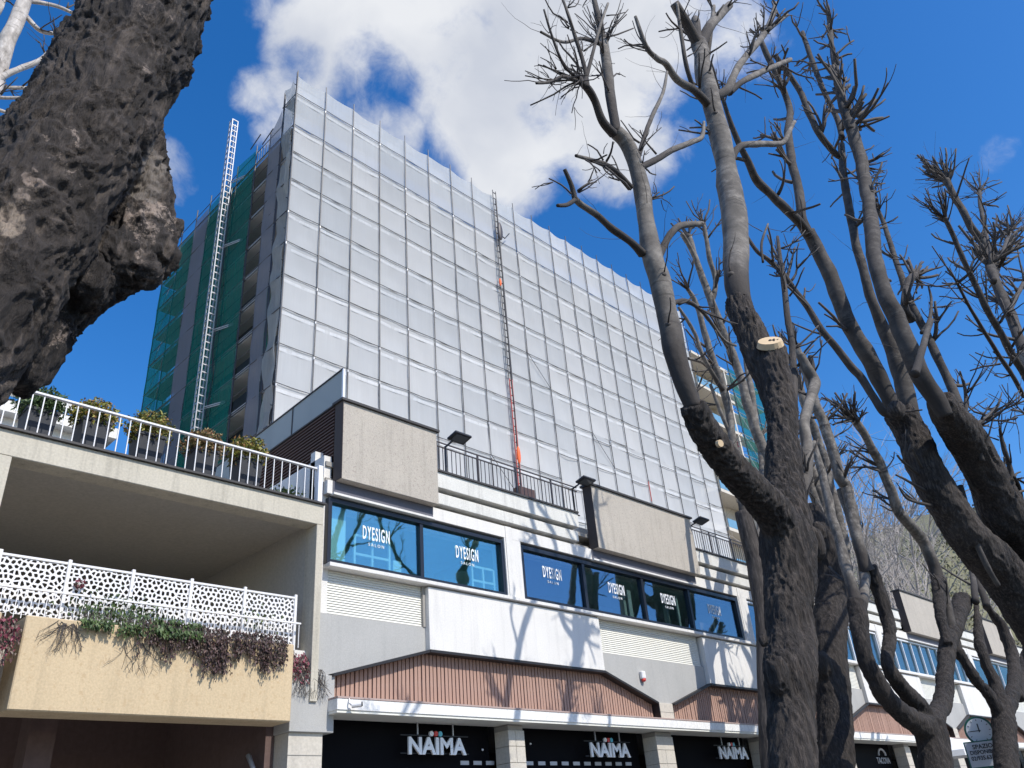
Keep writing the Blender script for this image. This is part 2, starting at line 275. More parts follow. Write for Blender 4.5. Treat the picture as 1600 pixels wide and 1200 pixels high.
# ------------------------------------------------------------------ mesh helpers
class MB:
    def __init__(s): s.v = []; s.f = []; s.uv = []; s.mi = []; s.cur = 0
    def add(s, vs, fs, uvs=None):
        o = len(s.v); s.v += [tuple(v) for v in vs]
        for k, f in enumerate(fs):
            s.f.append(tuple(i + o for i in f)); s.uv.append(uvs[k] if uvs else None); s.mi.append(s.cur)
        return s
    def box(s, x0, x1, y0, y1, z0, z1):
        vs = [(x0, y0, z0), (x1, y0, z0), (x1, y1, z0), (x0, y1, z0), (x0, y0, z1), (x1, y0, z1), (x1, y1, z1), (x0, y1, z1)]
        return s.add(vs, [(0, 3, 2, 1), (4, 5, 6, 7), (0, 1, 5, 4), (1, 2, 6, 5), (2, 3, 7, 6), (3, 0, 4, 7)])
    def obox(s, c, ax, ay, az, hx, hy, hz):
        c = Vector(c); vs = []
        for sz in (-1, 1):
            for (sx, sy) in ((-1, -1), (1, -1), (1, 1), (-1, 1)): vs.append(c + ax * hx * sx + ay * hy * sy + az * hz * sz)
        return s.add(vs, [(0, 3, 2, 1), (4, 5, 6, 7), (0, 1, 5, 4), (1, 2, 6, 5), (2, 3, 7, 6), (3, 0, 4, 7)])
    def beam(s, p, q, w, h=None):
        p, q = Vector(p), Vector(q); d = (q - p); l = d.length; d.normalize(); h = h or w
        u = d.cross(Vector((0, 0, 1)));  u = Vector((1, 0, 0)) if u.length < 1e-3 else u.normalized()
        return s.obox((p + q) / 2, d, u, d.cross(u), l / 2, w / 2, h / 2)
    def prism(s, poly, y0, y1):   # polygon in XZ, extruded along Y
        n = len(poly); vs = [(x, y0, z) for x, z in poly] + [(x, y1, z) for x, z in poly]
        fs = [tuple(range(n)), tuple(range(2 * n - 1, n - 1, -1))] + [(i, i + n, (i + 1) % n + n, (i + 1) % n) for i in range(n)]
        return s.add(vs, fs)
    def tube(s, pts, rad, n=8, cap=True, wob=0, seed=0):
        pts = [Vector(p) for p in pts]; k = len(pts)
        if not hasattr(rad, '__len__'): rad = [rad] * k
        t0 = (pts[1] - pts[0]).normalized(); u = t0.orthogonal().normalized(); vs = []; L_ = 0; Ls = []
        for i in range(k):
            t = (pts[min(i + 1, k - 1)] - pts[max(i - 1, 0)]); t = t.normalized() if t.length > 1e-9 else t0
            u = (u - t * u.dot(t)); u = u.normalized() if u.length > 1e-6 else t.orthogonal().normalized(); w = t.cross(u)
            if i: L_ += (pts[i] - pts[i - 1]).length
            Ls.append(L_)
            for j in range(n):
                a = 2 * pi * j / n; dv = u * cos(a) + w * sin(a); r = rad[i]
                if wob: r *= 1 + wob * noise.noise(Vector((cos(a) * 1.3 + seed, sin(a) * 1.3, L_ / max(rad[0], .02) * .35)))
                vs.append(pts[i] + dv * r)
        fs = []; uvs = []
        for i in range(k - 1):
            for j in range(n):
                fs.append((i * n + j, i * n + (j + 1) % n, (i + 1) * n + (j + 1) % n, (i + 1) * n + j))
                c = 2 * pi * rad[0] / n; uvs.append(((j * c, Ls[i]), ((j + 1) * c, Ls[i]), ((j + 1) * c, Ls[i + 1]), (j * c, Ls[i + 1])))
        if cap:
            fs.append(tuple(range(n - 1, -1, -1))); uvs.append(tuple((0, 0) for _ in range(n)))
            fs.append(tuple((k - 1) * n + j for j in range(n))); uvs.append(tuple((0, 0) for _ in range(n)))
        return s.add(vs, fs, uvs)
    def sphere(s, c, rx, ry, rz, nu=12, nv=8):
        c = Vector(c); vs = []; fs = []
        for i in range(nv + 1):
            for j in range(nu):
                a, b = pi * i / nv, 2 * pi * j / nu; vs.append(c + Vector((rx * sin(a) * cos(b), ry * sin(a) * sin(b), rz * cos(a))))
        for i in range(nv):
            for j in range(nu): fs.append((i * nu + j, (i + 1) * nu + j, (i + 1) * nu + (j + 1) % nu, i * nu + (j + 1) % nu))
        return s.add(vs, fs)
    def mesh(s, name, mats, off=(0, 0, 0), smooth=False):
        me = bpy.data.meshes.new(name); ox, oy, oz = off
        me.from_pydata([(x - ox, y - oy, z - oz) for x, y, z in s.v], [], s.f)
        for mt in (mats if isinstance(mats, (list, tuple)) else [mats]): me.materials.append(M[mt])
        if any(s.mi): me.polygons.foreach_set('material_index', s.mi)
        if any(s.uv):
            ul = me.uv_layers.new(name='UVMap'); d = []
            for f, u in zip(s.f, s.uv):
                for q in (u or [(0, 0)] * len(f)): d += [q[0], q[1]]
            ul.data.foreach_set('uv', d)
        if smooth: me.polygons.foreach_set('use_smooth', [True] * len(me.polygons))
        me.update(); return me

WP = {}
def link(name, me, parent=None, loc=None, kind=None, label=None):
    """loc: world position of the mesh origin"""
    o = bpy.data.objects.new(name, me); COL.objects.link(o)
    base = WP[parent] if parent else Vector((0, 0, 0)); loc = Vector(loc) if loc is not None else base
    if parent: o.parent = parent
    o.location = loc - base; WP[o] = loc
    if kind: o['kind'] = kind
    if label: o['label'] = label
    return o
def build(mb, name, mat, parent=None, kind=None, smooth=False, label=None, bevel=0, origin=None):
    off = WP[parent] if parent and origin is None else Vector(origin or (0, 0, 0))
    o = link(name, mb.mesh(name, mat, off, smooth), parent, off, kind, label)
    if bevel:
        b = o.modifiers.new('bevel', 'BEVEL'); b.width = bevel; b.segments = 1; b.limit_method = 'ANGLE'
    return o
def tag(o, label, cat, group=None):
    o['label'] = label; o['category'] = cat
    if group: o['group'] = group
    return o
def thing(name, label, cat, loc, group=None):
    o = bpy.data.objects.new(name, None); COL.objects.link(o); o.location = loc; o.empty_display_size = .2; WP[o] = Vector(loc)
    return tag(o, label, cat, group)
def struct(mb, name, mat, **kw): return build(mb, name, mat, None, 'structure', **kw)
_mc = {}
def piece(name, dims, mat, parent, loc, rot=None, bevel=0):
    """shared box centred on loc"""
    key = (name, tuple(round(d, 3) for d in dims), mat)
    if key not in _mc:
        a, b, c = (d / 2 for d in dims); _mc[key] = MB().box(-a, a, -b, b, -c, c).mesh(name, mat)
    o = link(name, _mc[key], parent, loc)
    if rot: o.rotation_euler = rot
    return o
def text(s, size, mat, parent, name, loc, xs=1.0, ext=.01, rotz=0, bold=0, sp=1.0):
    cu = bpy.data.curves.new('t', 'FONT'); cu.body = s; cu.size = size; cu.extrude = ext; cu.align_x = 'CENTER'; cu.resolution_u = 3; cu.offset = bold; cu.space_character = sp
    to = bpy.data.objects.new('t', cu); COL.objects.link(to)
    me = bpy.data.meshes.new_from_object(to.evaluated_get(bpy.context.evaluated_depsgraph_get())); bpy.data.objects.remove(to)
    me.transform(Matrix.Rotation(rotz, 4, 'Z') @ Matrix.Rotation(pi / 2, 4, 'X') @ Matrix.Diagonal((xs, 1, 1, 1)))
    me.name = name; me.materials.clear(); me.materials.append(M[mat])
    return link(name, me, parent, loc)
def rv(r=R_):
    while True:
        v = Vector((r.uniform(-1, 1), r.uniform(-1, 1), r.uniform(-1, 1)))
        if .05 < v.length < 1: return v.normalized()
def leaves(mb, n, fn, size, r=R_, droop=None):
    for _ in range(n):
        p = Vector(fn(r)); a = rv(r); b = a.cross(rv(r)).normalized() if droop is None else (Vector(droop) + rv(r) * .45).normalized()
        s = size * r.uniform(.6, 1.3); a = (a - b * a.dot(b)).normalized()
        mb.add([p - a * s * .32, p - b * s * .1 + a * 0, p + a * s * .32 + b * s * .3, p + b * s], [(0, 1, 2, 3)])

# ================================================================== SETTING
struct(MB().box(-400, 900, -200, 700, -.6, 0), 'ground', 'asphalt')
struct(MB().box(-60, 120, -2, .8, .004, .012), 'road', 'asphalt')
struct(MB().box(-60, 120, 5.6, 40, 0.0, .14), 'pavement', 'pave')
struct(MB().box(-60, 120, 5.45, 5.6, 0.0, .145), 'kerb', 'stone')
def hill():
    mb = MB(); nx, ny = 70, 26; vs = []
    for j in range(ny):
        for i in range(nx):
            x = 78 + i * 4; y = 32 + (j * 1.3 if j < 14 else 18.2 + (j - 14) * 9)
            H = min(62, 11 + max(0, x - 80) * .42) * min(1, i / 5)
            z = H * (1 - math.exp(-(y - 32) / 4.5)) + 1.8 * noise.noise(Vector((x * .06, y * .06, 0))) + .8 * noise.noise(Vector((x * .25, y * .25, 3)))
            vs.append((x, y, max(-.4, z)))
    fs = [(j * nx + i, j * nx + i + 1, (j + 1) * nx + i + 1, (j + 1) * nx + i) for j in range(ny - 1) for i in range(nx - 1)]
    struct(mb.add(vs, fs), 'hill', 'hill', smooth=True)
    sb = MB(); r = random.Random(3)
    for _ in range(3600):
        v = Vector(vs[r.randrange(nx * 17)]) + Vector((r.uniform(-2, 2), r.uniform(-1, 1), r.uniform(0, .8))); k = r.uniform(.5, 1.5)
        leaves(sb, 9, lambda q: v + rv(q) * k, .55, r)
    o = build(sb, 'hillside_scrub', 'scrub', kind='stuff'); tag(o, 'dull olive winter scrub covering the far hillside', 'scrub')
hill()

# ================================================================== SHOPPING BUILDING (low facade, plane Y = 12)
B = thing('shopping_building', 'long low commercial building with white panels, ribbon windows and brown slatted shop canopy', 'building', (25, 12, 0))
P_ = 9.5; C0 = 7.95; NB = 6; XE = 62.0
cents = [C0 + P_ * k for k in range(NB)]
WY = 12.0
# wall body
mb = MB(); mb.box(7.84, XE, 12.45, 12.6, 7.40, 8.5); mb.box(7.84, 8.0, 12.14, 20, 0, 8.3); mb.box(8.0, XE, 16, 16.2, 0, 8.4); mb.box(8.0, XE, 19.8, 20, 0, 8.3)
build(mb, 'wall', 'white', B)
build(MB().box(7.84, XE, WY, 12.45, 7.50, 7.76), 'wall', 'white', B)
mb = MB(); mb.box(7.86, XE, 12.1, 12.45, 7.765, 7.845); mb.box(7.86, XE, 12.1, 12.45, 8.085, 8.175); build(mb, 'cornice_groove', 'groove', B)
x = 10.4
for k in range(1, NB + 1):
    a, b = (cents[k - 1] + 2.32), (cents[k] - 2.62 if k < NB else XE)
    build(MB().box(a, b, 11.94, 12.44, 7.845, 8.085), 'cornice_band', 'white_band', B, bevel=.006)
    build(MB().box(a, b, 11.88, 12.44, 8.175, 8.52), 'parapet_band', 'white_band', B, bevel=.006)
    build(MB().box(a, b, 11.84, 12.46, 8.521, 8.56), 'parapet_capping', 'capdark', B)
build(MB().box(8.1, XE, 12.46, 28.0, 8.3, 8.5), 'terrace_floor', 'stone', B)
# pebble slabs
for k, c in enumerate(cents):
    a, b = (8.0, 10.36) if k == 0 else (c - 2.08, c + 2.33)
    s = build(MB().box(a + .012, b, 11.82, 12.06, 7.76, 9.38), 'parapet_slab', 'pebble', B, bevel=.008)
    build(MB().box(a, a + .012, 11.80, 12.07, 7.765, 9.375), 'side_trim', 'slabside', s)
    build(MB().box(a - .04, b + .05, 11.77, 12.12, 9.381, 9.43), 'capping', 'capdark', s)
    build(MB().box(a - .05, b - .02, 11.99, 12.06, 7.52, 7.755), 'header_panel', 'header', B)
    build(MB().box(a - .06, b - .02, 11.93, 12.05, 7.475, 7.515), 'header_ledge', 'white', B)
# pilasters between ribbon windows
pil = [7.9] + [c + 4.65 for c in cents]
for k, p in enumerate(pil[1:]):
    q = build(MB().box(p - .25, p + .25, 12.003, 12.4, 6.2, 7.5), 'pilaster', 'white', B)
    build(MB().box(p - .21, p - .02, 11.985, 12.0, 6.2, 7.76), 'strip', 'white', q)
# ribbon windows
def window(x0, x1, mull, frame='frame', gl='glass_blue', fw=.07, label=None):
    mb = MB(); z0, z1 = 6.215, 7.44
    mb.box(x0, x1, 12.03, 12.20, z1 - fw, z1); mb.box(x0, x1, 12.03, 12.20, z0, z0 + fw); mb.box(x0, x0 + fw, 12.03, 12.20, z0 + fw, z1 - fw); mb.box(x1 - fw, x1, 12.03, 12.20, z0 + fw, z1 - fw)
    w = build(mb, 'window', frame, B, label=label); prev = x0 + fw; es = list(mull) + [x1]
    for e in es:
        if e != x1: build(MB().box(e - fw * .55, e + fw * .55, 12.05, 12.19, z0 + fw, z1 - fw), 'mullion', frame, w)
        build(MB().box(prev, e - fw * .55, 12.11, 12.12, z0 + fw, z1 - fw), 'pane', gl, w); prev = e + fw * .55
    return w
w1 = window(7.9, 12.34, [10.08], 'frame', 'glass_teal', .075, 'teal tinted two-pane window with white salon lettering')
w2 = window(12.87, 21.83, [15.0, 17.3, 19.38], 'frame', 'glass_blue', .085, 'dark framed four-pane ribbon window with white salon lettering')
w3 = window(22.37, 31.33, [22.37 + 1.12 * i for i in range(1, 8)], 'wframe', 'glass_blue', .05)
w4 = window(31.87, 40.83, [31.87 + .9 * i for i in range(1, 10)], 'wframe', 'glass_blue', .05)
w5 = window(41.37, 50.33, [41.37 + 1.8 * i for i in range(1, 5)], 'wframe', 'glass_blue', .05)
w6 = window(50.87, 59.83, [50.87 + 1.8 * i for i in range(1, 5)], 'wframe', 'glass_blue', .05)
for xx, zz, w, gl in ((9.02, 6.83, w1, .17), (11.33, 6.86, w1, .17), (13.93, 6.85, w2, .16), (16.25, 6.82, w2, .16), (18.42, 6.85, w2, .15), (20.62, 6.85, w2, .15)):
    text('DYESIGN', .36, 'lettering', w, 'lettering', (xx, 12.104, zz), .36, .002, bold=.006, sp=1.28)
    text('S A L O N', .085, 'lettering', w, 'lettering', (xx, 12.104, zz - .12), 1, .002)
# salon interior
mb = MB(); mb.box(8.02, 61, 14.6, 14.7, 5.9, 7.5); mb.box(8.02, 61, 12.5, 14.6, 5.9, 6.0); mb.box(8.02, 61, 12.5, 14.6, 7.42, 7.5); mb.box(12.56, 12.64, 12.4, 14.6, 6, 7.4)
build(mb, 'interior', 'interior', B)
M['poster'] = simple('pink_poster', (.55, .36, .40), .8)
for (a_, b_, z_, c_, m_) in ((16.88, 17.02, 6.28, 7.05, 'canvas'), (17.45, 17.5, 6.28, 7.2, 'canvas'), (19.02, 19.1, 6.28, 7.2, 'canvas'), (19.35, 19.7, 6.28, 6.62, 'poster'), (20.0, 20.5, 6.28, 6.60, 'poster'), (20.7, 20.75, 6.28, 7.1, 'canvas'), (15.15, 15.3, 6.28, 7.3, 'canvas'), (13.05, 13.3, 6.28, 6.36, 'canvas')):
    build(MB().box(a_, b_, 12.26, 12.3, z_, c_), 'indoor_panel', m_, B)
for k_ in range(14):
    x_ = (11.35 + k_ * .33) if k_ < 3 else (12.75 + (k_ - 3) * .36)
    if x_ < 16.8: build(MB().box(x_, x_ + .21, 12.600, 12.612, 3.055, 3.125), 'window_notice', 'signgrey', B)
for x_, z_ in ((11.9, 3.32), (13.25, 3.45), (13.0, 3.2), (17.9, 3.4)):
    build(MB().sphere((x_, 12.57, z_), .022, .022, .022, 8, 6), 'spot_lamp', 'lettering', B)
def indoor_window(x, w, h, y):
    f = MB(); z0 = 6.2; t = .045
    for a in (0, .5, 1): f.box(x + a * w - t / 2, x + a * w + t / 2, y, y + .04, z0, z0 + h)
    for a in (0, .5, 1): f.box(x + t / 2, x + w - t / 2, y + .005, y + .035, z0 + a * h - t / 2, z0 + a * h + t / 2)
    build(f, 'indoor_frame', 'wframe', B)
indoor_window(8.62, .80, .72, 12.22); indoor_window(11.56, .62, .60, 12.22)
mb = MB(); mb.box(8.0, 8.42, 12.24, 12.26, 6.2, 7.4); mb.box(9.52, 9.71, 12.24, 12.3, 6.2, 6.58); mb.box(17.0, 17.1, 12.5, 12.6, 6.2, 7.1); mb.box(19.0, 19.1, 12.6, 12.7, 6.2, 7.1)
build(mb, 'indoor_screen', 'canvas', B)
# sill line
for a, b in zip(pil, pil[1:]):
    build(MB().box(max(7.84, a) + .002, b, 11.93, 12.2, 6.135, 6.205), 'window_sill', 'white', B, bevel=.005)
# grey bays, louvres, white boxes
lm = None
for k, c in enumerate(cents):
    a, b = (7.86, 10.17) if k == 0 else (c - 2.18, c + 2.1)
    poly = [(a, 5.36), (a, 3.96)] + ([(8.06, 3.96), (8.06, 4.36)] if k == 0 else [(c - .30, 3.96), (c - .30, 4.36), (c + .30, 4.36)][:0] + [(a, 4.93), (c - .33, 4.36), (c + .33, 4.36)]) + [(b, 4.93), (b, 5.36)]
    if k == 0: poly = [(7.86, 5.36), (7.86, 3.5), (8.06, 3.5), (8.06, 4.36), (b, 4.93), (b, 5.36)]
    else: poly = [(a, 5.36), (a, 4.93), (c - .33, 4.36), (c + .33, 4.36), (b, 4.93), (b, 5.36)]
    build(MB().prism(poly, 12.12, 12.5), 'grey_panel', 'grey', B)
    lb = b - .06; la = a + .02
    fr = build(MB().box(la, lb, 12.24, 12.3, 5.36, 6.13), 'louvre_panel', 'louvregap', B)
    n = 17; h = (6.13 - 5.37) / n
    for i in range(n):
        zc = 5.37 + (i + .5) * h
        piece('louvre_slat', (lb - la, .014, h * .92), 'louvre', fr, ((la + lb) / 2, 12.165, zc), (radians(-24), 0, 0))
    if k == 0: build(MB().box(lb, b, 12.10, 12.4, 5.36, 6.13), 'louvre_jamb', 'groove', B)
    # white box
    a2 = b + .003; b2 = c + P_ - 2.18
    build(MB().box(a2, b2, WY, 12.5, 4.93, 6.10), 'white_panel', 'white', B, bevel=.006)
    build(MB().box(a2 + .01, b2 - .01, 12.03, 12.5, 6.10, 6.133), 'shadow_joint', 'groove', B)
# brown slatted fields with black hoods
for k, c in enumerate(cents):
    x0, x1, x2, x3 = (8.08 if k == 0 else c + .33), (10.17 if k == 0 else c + 2.1), c + P_ - 2.18, c + P_ - .33
    def top(x): return 4.36 + (4.93 - 4.36) * min(1, max(0, (x - x0) / (x1 - x0))) if x < x1 else (4.93 if x < x2 else 4.93 - (4.93 - 4.36) * (x - x2) / (x3 - x2))
    bk = MB().prism([(x0, 3.97), (x3, 3.97), (x3, 4.36), (x2, 4.93), (x1, 4.93), (x0, 4.36)], 12.235, 12.3)
    fld = build(bk, 'slatted_field', 'slat', B)
    sp = .092; n = int((x3 - x0) / sp); rs = random.Random(k)
    if k < 3:
        for i in range(n):
            xx = x0 + (i + .5) * sp; zt = top(xx) - .02; dy = rs.uniform(-.006, .006); tw = rs.uniform(-.04, .04)
            o = piece('slat', (.068, .05, round(zt - 3.98, 2)), 'slat', fld, (xx, 12.205 + dy, (3.98 + zt) / 2)); o.rotation_euler = (0, 0, tw)
    else:
        s_ = MB()
        for i in range(n):
            xx = x0 + (i + .5) * sp; s_.box(xx - .026, xx + .026, 12.18, 12.23, 3.98, top(xx) - .02)
        build(s_, 'slats', 'slat', fld, 'stuff')
    hd = MB(); t = .05
    hd.prism([(x0, 4.36 - t), (x1, 4.93 - t), (x1, 4.93), (x0, 4.36)], 11.99, 12.23)
    hd.prism([(x1 + .001, 4.93 - t), (x2 - .001, 4.93 - t), (x2 - .001, 4.927), (x1 + .001, 4.927)], 11.98, 12.23)
    hd.prism([(x2, 4.93 - t), (x3, 4.36 - t), (x3, 4.36), (x2, 4.93)], 11.99, 12.23)
    hd.box(x3, x3 + .03, 12.0, 12.23, 3.97, 4.36)
    build(hd, 'hood', 'lid', B)
    if k: 
        v = build(MB().box(c - .295, c + .325, 12.06, 12.4, 3.97, 4.355), 'valley_block', 'stone', B, bevel=.006)
        build(MB().box(c - .295, c + .325, 12.055, 12.06, 4.15, 4.158), 'joint', 'groove', v)
# canopy
cn = build(MB().box(8.02, XE, 11.78, 12.5, 3.76, 3.935), 'canopy', 'fascia', B, bevel=.006)
build(MB().box(8.02, XE, 11.77, 12.3, 3.936, 3.965), 'canopy_ledge', 'ledge', B)
build(MB().box(8.03, XE, 11.80, 12.45, 3.72, 3.758), 'canopy_soffit', 'louvre', B)
# pillars with stone blocks
def pillar(xa, xb, y0=12.08):
    r = random.Random(int(xa * 10)); first = None
    core = build(MB().box(xa + .02, xb - .02, y0 + .02, y0 + .4, .14, 3.71), 'pillar', 'groove', B); z = .14; mid = (xa + xb) / 2 - .03
    while z < 3.6:
        z2 = min(z + .29, 3.7); s = r.random() < .5
        if s: build(MB().box(xa, xb, y0, y0 + .38, z, z2 - .008), 'stone_block', 'stone', core, bevel=.004)
        else:
            build(MB().box(xa, mid, y0, y0 + .38, z, z2 - .008), 'stone_block', 'stone', core, bevel=.004); build(MB().box(mid + .008, xb, y0, y0 + .38, z, z2 - .008), 'stone_block', 'stone', core, bevel=.004)
        z = z2
for k in range(1, 12):
    xa = 12.14 + (k - 1) * 4.75 if k % 2 else 16.92 + (k // 2 - 1) * 9.5
    pillar(xa, xa + (.44 if k % 2 else .66))
# left end pillar
ep = build(MB().box(7.33, 8.14, 12.04, 12.6, 3.45, 4.33), 'pillar_capital', 'grey', B, bevel=.008)
pe = build(MB().box(7.36, 7.97, 12.1, 12.6, .14, 3.447), 'end_pillar', 'stone', B)
build(MB().box(7.355, 7.975, 12.092, 12.098, 3.12, 3.128), 'joint', 'groove', pe); build(MB().box(7.355, 7.975, 12.092, 12.098, 2.83, 2.838), 'joint', 'groove', pe)
# shop fronts
for k in range(0, 11):
    xa = 8.0 if k == 0 else (12.60 + (k - 1) / 2 * 9.5 if k % 2 else 17.60 + (k / 2 - 1) * 9.5)
    xb = 12.12 if k == 0 else (16.9 + (k - 1) / 2 * 9.5 if k % 2 else 21.6 + (k / 2 - 1) * 9.5)
    sf = build(MB().box(xa, xb, 12.62, 12.68, 3.0, 3.75), 'shop_fascia', 'shopdark', B)
    g = build(MB().box(xa, xb, 12.64, 12.65, .14, 2.995), 'shop_window', 'glass_dark', B)
    fr = MB(); fr.box(xa, xa + .05, 12.6, 12.68, .14, 3.0); fr.box(xb - .05, xb, 12.6, 12.68, .14, 3.0); fr.box((xa + xb) / 2 - .03, (xa + xb) / 2 + .03, 12.6, 12.68, .14, 3.0); build(fr, 'shop_frame', 'frame', g)
mb = MB(); mb.box(8.02, 61, 15.8, 15.85, .14, 3.7); build(mb, 'interior', 'brownpanel', B)
# dark side louvre wall and terrace glass (left return)
def side(u): return Vector((8.02 + .035 * (u - 12), u, 0))
lw = build(MB().add([side(12.06) + Vector((.03, 0, 8.3)), side(20) + Vector((.03, 0, 8.3)), side(20) + Vector((.03, 0, 9.37)), side(12.06) + Vector((.03, 0, 9.37)),
      side(12.06) + Vector((.12, 0, 8.3)), side(20) + Vector((.12, 0, 8.3)), side(20) + Vector((.12, 0, 9.37)), side(12.06) + Vector((.12, 0, 9.37))], [(0, 1, 2, 3), (4, 7, 6, 5), (3, 2, 6, 7), (0, 4, 5, 1), (0, 3, 7, 4), (1, 5, 6, 2)]), 'side_louvre', 'slabside', B)
for i in range(15):
    z = 8.33 + i * .072; p, q = side(12.09), side(20)
    s_ = MB().beam(p + Vector((0, 0, z)), q + Vector((0, 0, z)), .05, .026); build(s_, 'dark_slat', 'darkslat', lw)
build(MB().beam(side(12.08) + Vector((0, 0, 9.39)), side(20) + Vector((0, 0, 9.39)), .10, .03), 'louvre_capping', 'capdark', lw)
gl = thing('glass_balustrade', 'grey glass balustrade with dark top rail above the brown louvred side wall', 'balustrade', (8.2, 12.2, 9.4))
ga, gd = Vector((8.16, 12.05, 0)), Vector((.046, 1, 0)).normalized()
for i in range(4):
    a, b = ga + gd * (i * 2.02 + .02), ga + gd * (i * 2.02 + 2.0); build(MB().beam(a + Vector((0, 0, 9.83)), b + Vector((0, 0, 9.83)), .012, .82), 'glass_panel', 'glass_grey', gl)
    build(MB().beam(b + Vector((0, 0, 9.42)), b + Vector((0, 0, 10.24)), .035), 'post', 'capdark', gl)
build(MB().beam(ga + Vector((0, 0, 9.42)), ga + Vector((0, 0, 10.25)), .045), 'corner_post', 'post', gl)
build(MB().beam(ga + Vector((0, 0, 10.26)), ga + gd * 8 + Vector((0, 0, 10.26)), .05, .03), 'top_rail', 'capdark', gl)

# terrace railings
def dark_rail(x0, x1, label):
    t = thing('terrace_railing', label, 'railing', (x0, 12.2, 8.56), 'dark terrace railings between the pebble slabs')
    for z in (9.30, 9.40, 8.66): build(MB().box(x0, x1, 12.185, 12.215, z, z + .022), 'rail', 'rail_d', t)
    n = int((x1 - x0) / .125)
    for i in range(n):
        piece('baluster', (.013, .013, .64), 'rail_d', t, (x0 + .06 + i * .125, 12.2, 8.98))
    for i in range(int((x1 - x0) / 1.25) + 1): piece('post', (.035, .035, .84), 'rail_d', t, (x0 + .25 + i * 1.22, 12.2, 8.98))
dark_rail(10.42, 15.3, 'dark bar railing between the first and second pebble slabs, behind the leftmost floodlight')
dark_rail(19.85, 24.8, 'dark bar railing right of the second pebble slab, beside the big trunk')
dark_rail(29.3, 34.3, 'dark bar railing further right, left of the smooth far slab')
for i, (fx, lab) in enumerate(((10.98, 'black floodlight beside the first pebble slab, leftmost of three'), (15.18, 'black floodlight at the left edge of the second pebble slab'), (20.3, 'black floodlight just right of the second pebble slab'))):
    f = thing('floodlight', lab, 'floodlight', (fx, 12.1, 9.3), 'floodlights on the terrace railing')
    ax, ay = Vector((1, 0, 0)), Vector((0, -cos(radians(14)), sin(radians(14)))); az = ax.cross(ay)
    c = Vector((fx, 11.78, 9.42)); build(MB().obox(c, ax, ay, az, .235, .15, .028), 'housing', 'blackplastic', f, bevel=.01)
    build(MB().obox(c - az * .032 * (1 if az.z > 0 else -1), ax, ay, az, .17, .10, .006), 'lens', 'lens', f)
    fin = MB()
    for q in range(6): fin.obox(c + az * .045 * (1 if az.z > 0 else -1) + ax * (-.15 + q * .06), ax, ay, az, .008, .11, .02)
    build(fin, 'cooling_fins', 'blackplastic', f)
    build(MB().beam((fx - .05, 12.2, 9.34), (fx - .05, 11.85, 9.42), .03).beam((fx - .05, 12.2, 8.6), (fx - .05, 12.2, 9.36), .035), 'arm', 'blackplastic', f)

# NAIMA signs
for i, (xx, lab) in enumerate(((10.55, 'white shop name letters over the leftmost shop window, red and blue dots on top'), (15.5, 'white shop name letters over the middle shop, between two stone pillars'), (20.55, 'white shop name letters on the shop nearest the big furrowed trunk'))):
    s = thing('shop_sign', lab, 'shop sign', (xx, 12.45, 3.4), 'shop signs under the canopy')
    text('NAIMA', .385, 'lettering', s, 'letters', (xx, 12.33, 3.20), 1.12, .018, bold=.012)
    for j, cm in enumerate(('lettering', 'red', 'bluep')):
        b_ = MB(); b_.tube([(xx - .13 + j * .105, 12.31, 3.535), (xx - .13 + j * .105, 12.35, 3.535)], .045, 12); build(b_, 'dot', cm, s)
    for dx in (-.42, .42): piece('hanger', (.022, .022, .2), 'pipe', s, (xx + dx, 12.36, 3.62))
    build(MB().box(xx - .8, xx + .8, 12.36, 12.38, 3.50, 3.515).box(xx - .8, xx + .8, 12.36, 12.38, 3.205, 3.22), 'back_rail', 'blackplastic', s)
s = thing('shop_sign', 'small grey shop name under an arc, on the far shop right of the second trunk', 'shop sign', (30.4, 12.6, 3.4), 'shop signs under the canopy')
text('TACOVA', .27, 'signgrey', s, 'letters', (30.4, 12.6, 3.15), .95, .008); a_ = MB(); a_.tube([(30.4 + .28 * cos(q), 12.6, 3.4 + .2 * sin(q)) for q in [pi * i / 8 for i in range(9)]], .035, 6); build(a_, 'arc', 'signgrey', s)
# siren, camera
s = thing('alarm_siren', 'small white alarm siren with red lens on the grey panel', 'alarm', (16.75, 12.1, 4.93)); 
build(MB().box(16.68, 16.83, 12.02, 12.118, 4.86, 5.04), 'housing', 'rail_w', s, bevel=.02); build(MB().sphere((16.76, 12.06, 4.84), .065, .05, .045), 'red_lens', 'red', s, smooth=True)
s = thing('security_camera', 'white bullet security camera clipped to the left end of the canopy', 'camera', (8.3, 11.75, 3.83))
build(MB().tube([(8.24, 11.70, 3.82), (8.36, 11.60, 3.83)], .045, 12), 'camera_body', 'rail_w', s, smooth=False); build(MB().tube([(8.36, 11.60, 3.83), (8.375, 11.588, 3.831)], .036, 12), 'lens', 'blackplastic', s)
build(MB().tube([(8.24, 11.77, 3.93), (8.22, 11.74, 3.86), (8.24, 11.70, 3.82)], .012, 6), 'cable', 'pipe', s)
o = build(MB().box(25.9, 26.2, 11.9, 12.0, 6.95, 7.12), 'red_lamp', 'red', None, origin=(26, 12, 7)); tag(o, 'red box lamp at the ribbon window seen between the two front trunks', 'lamp')

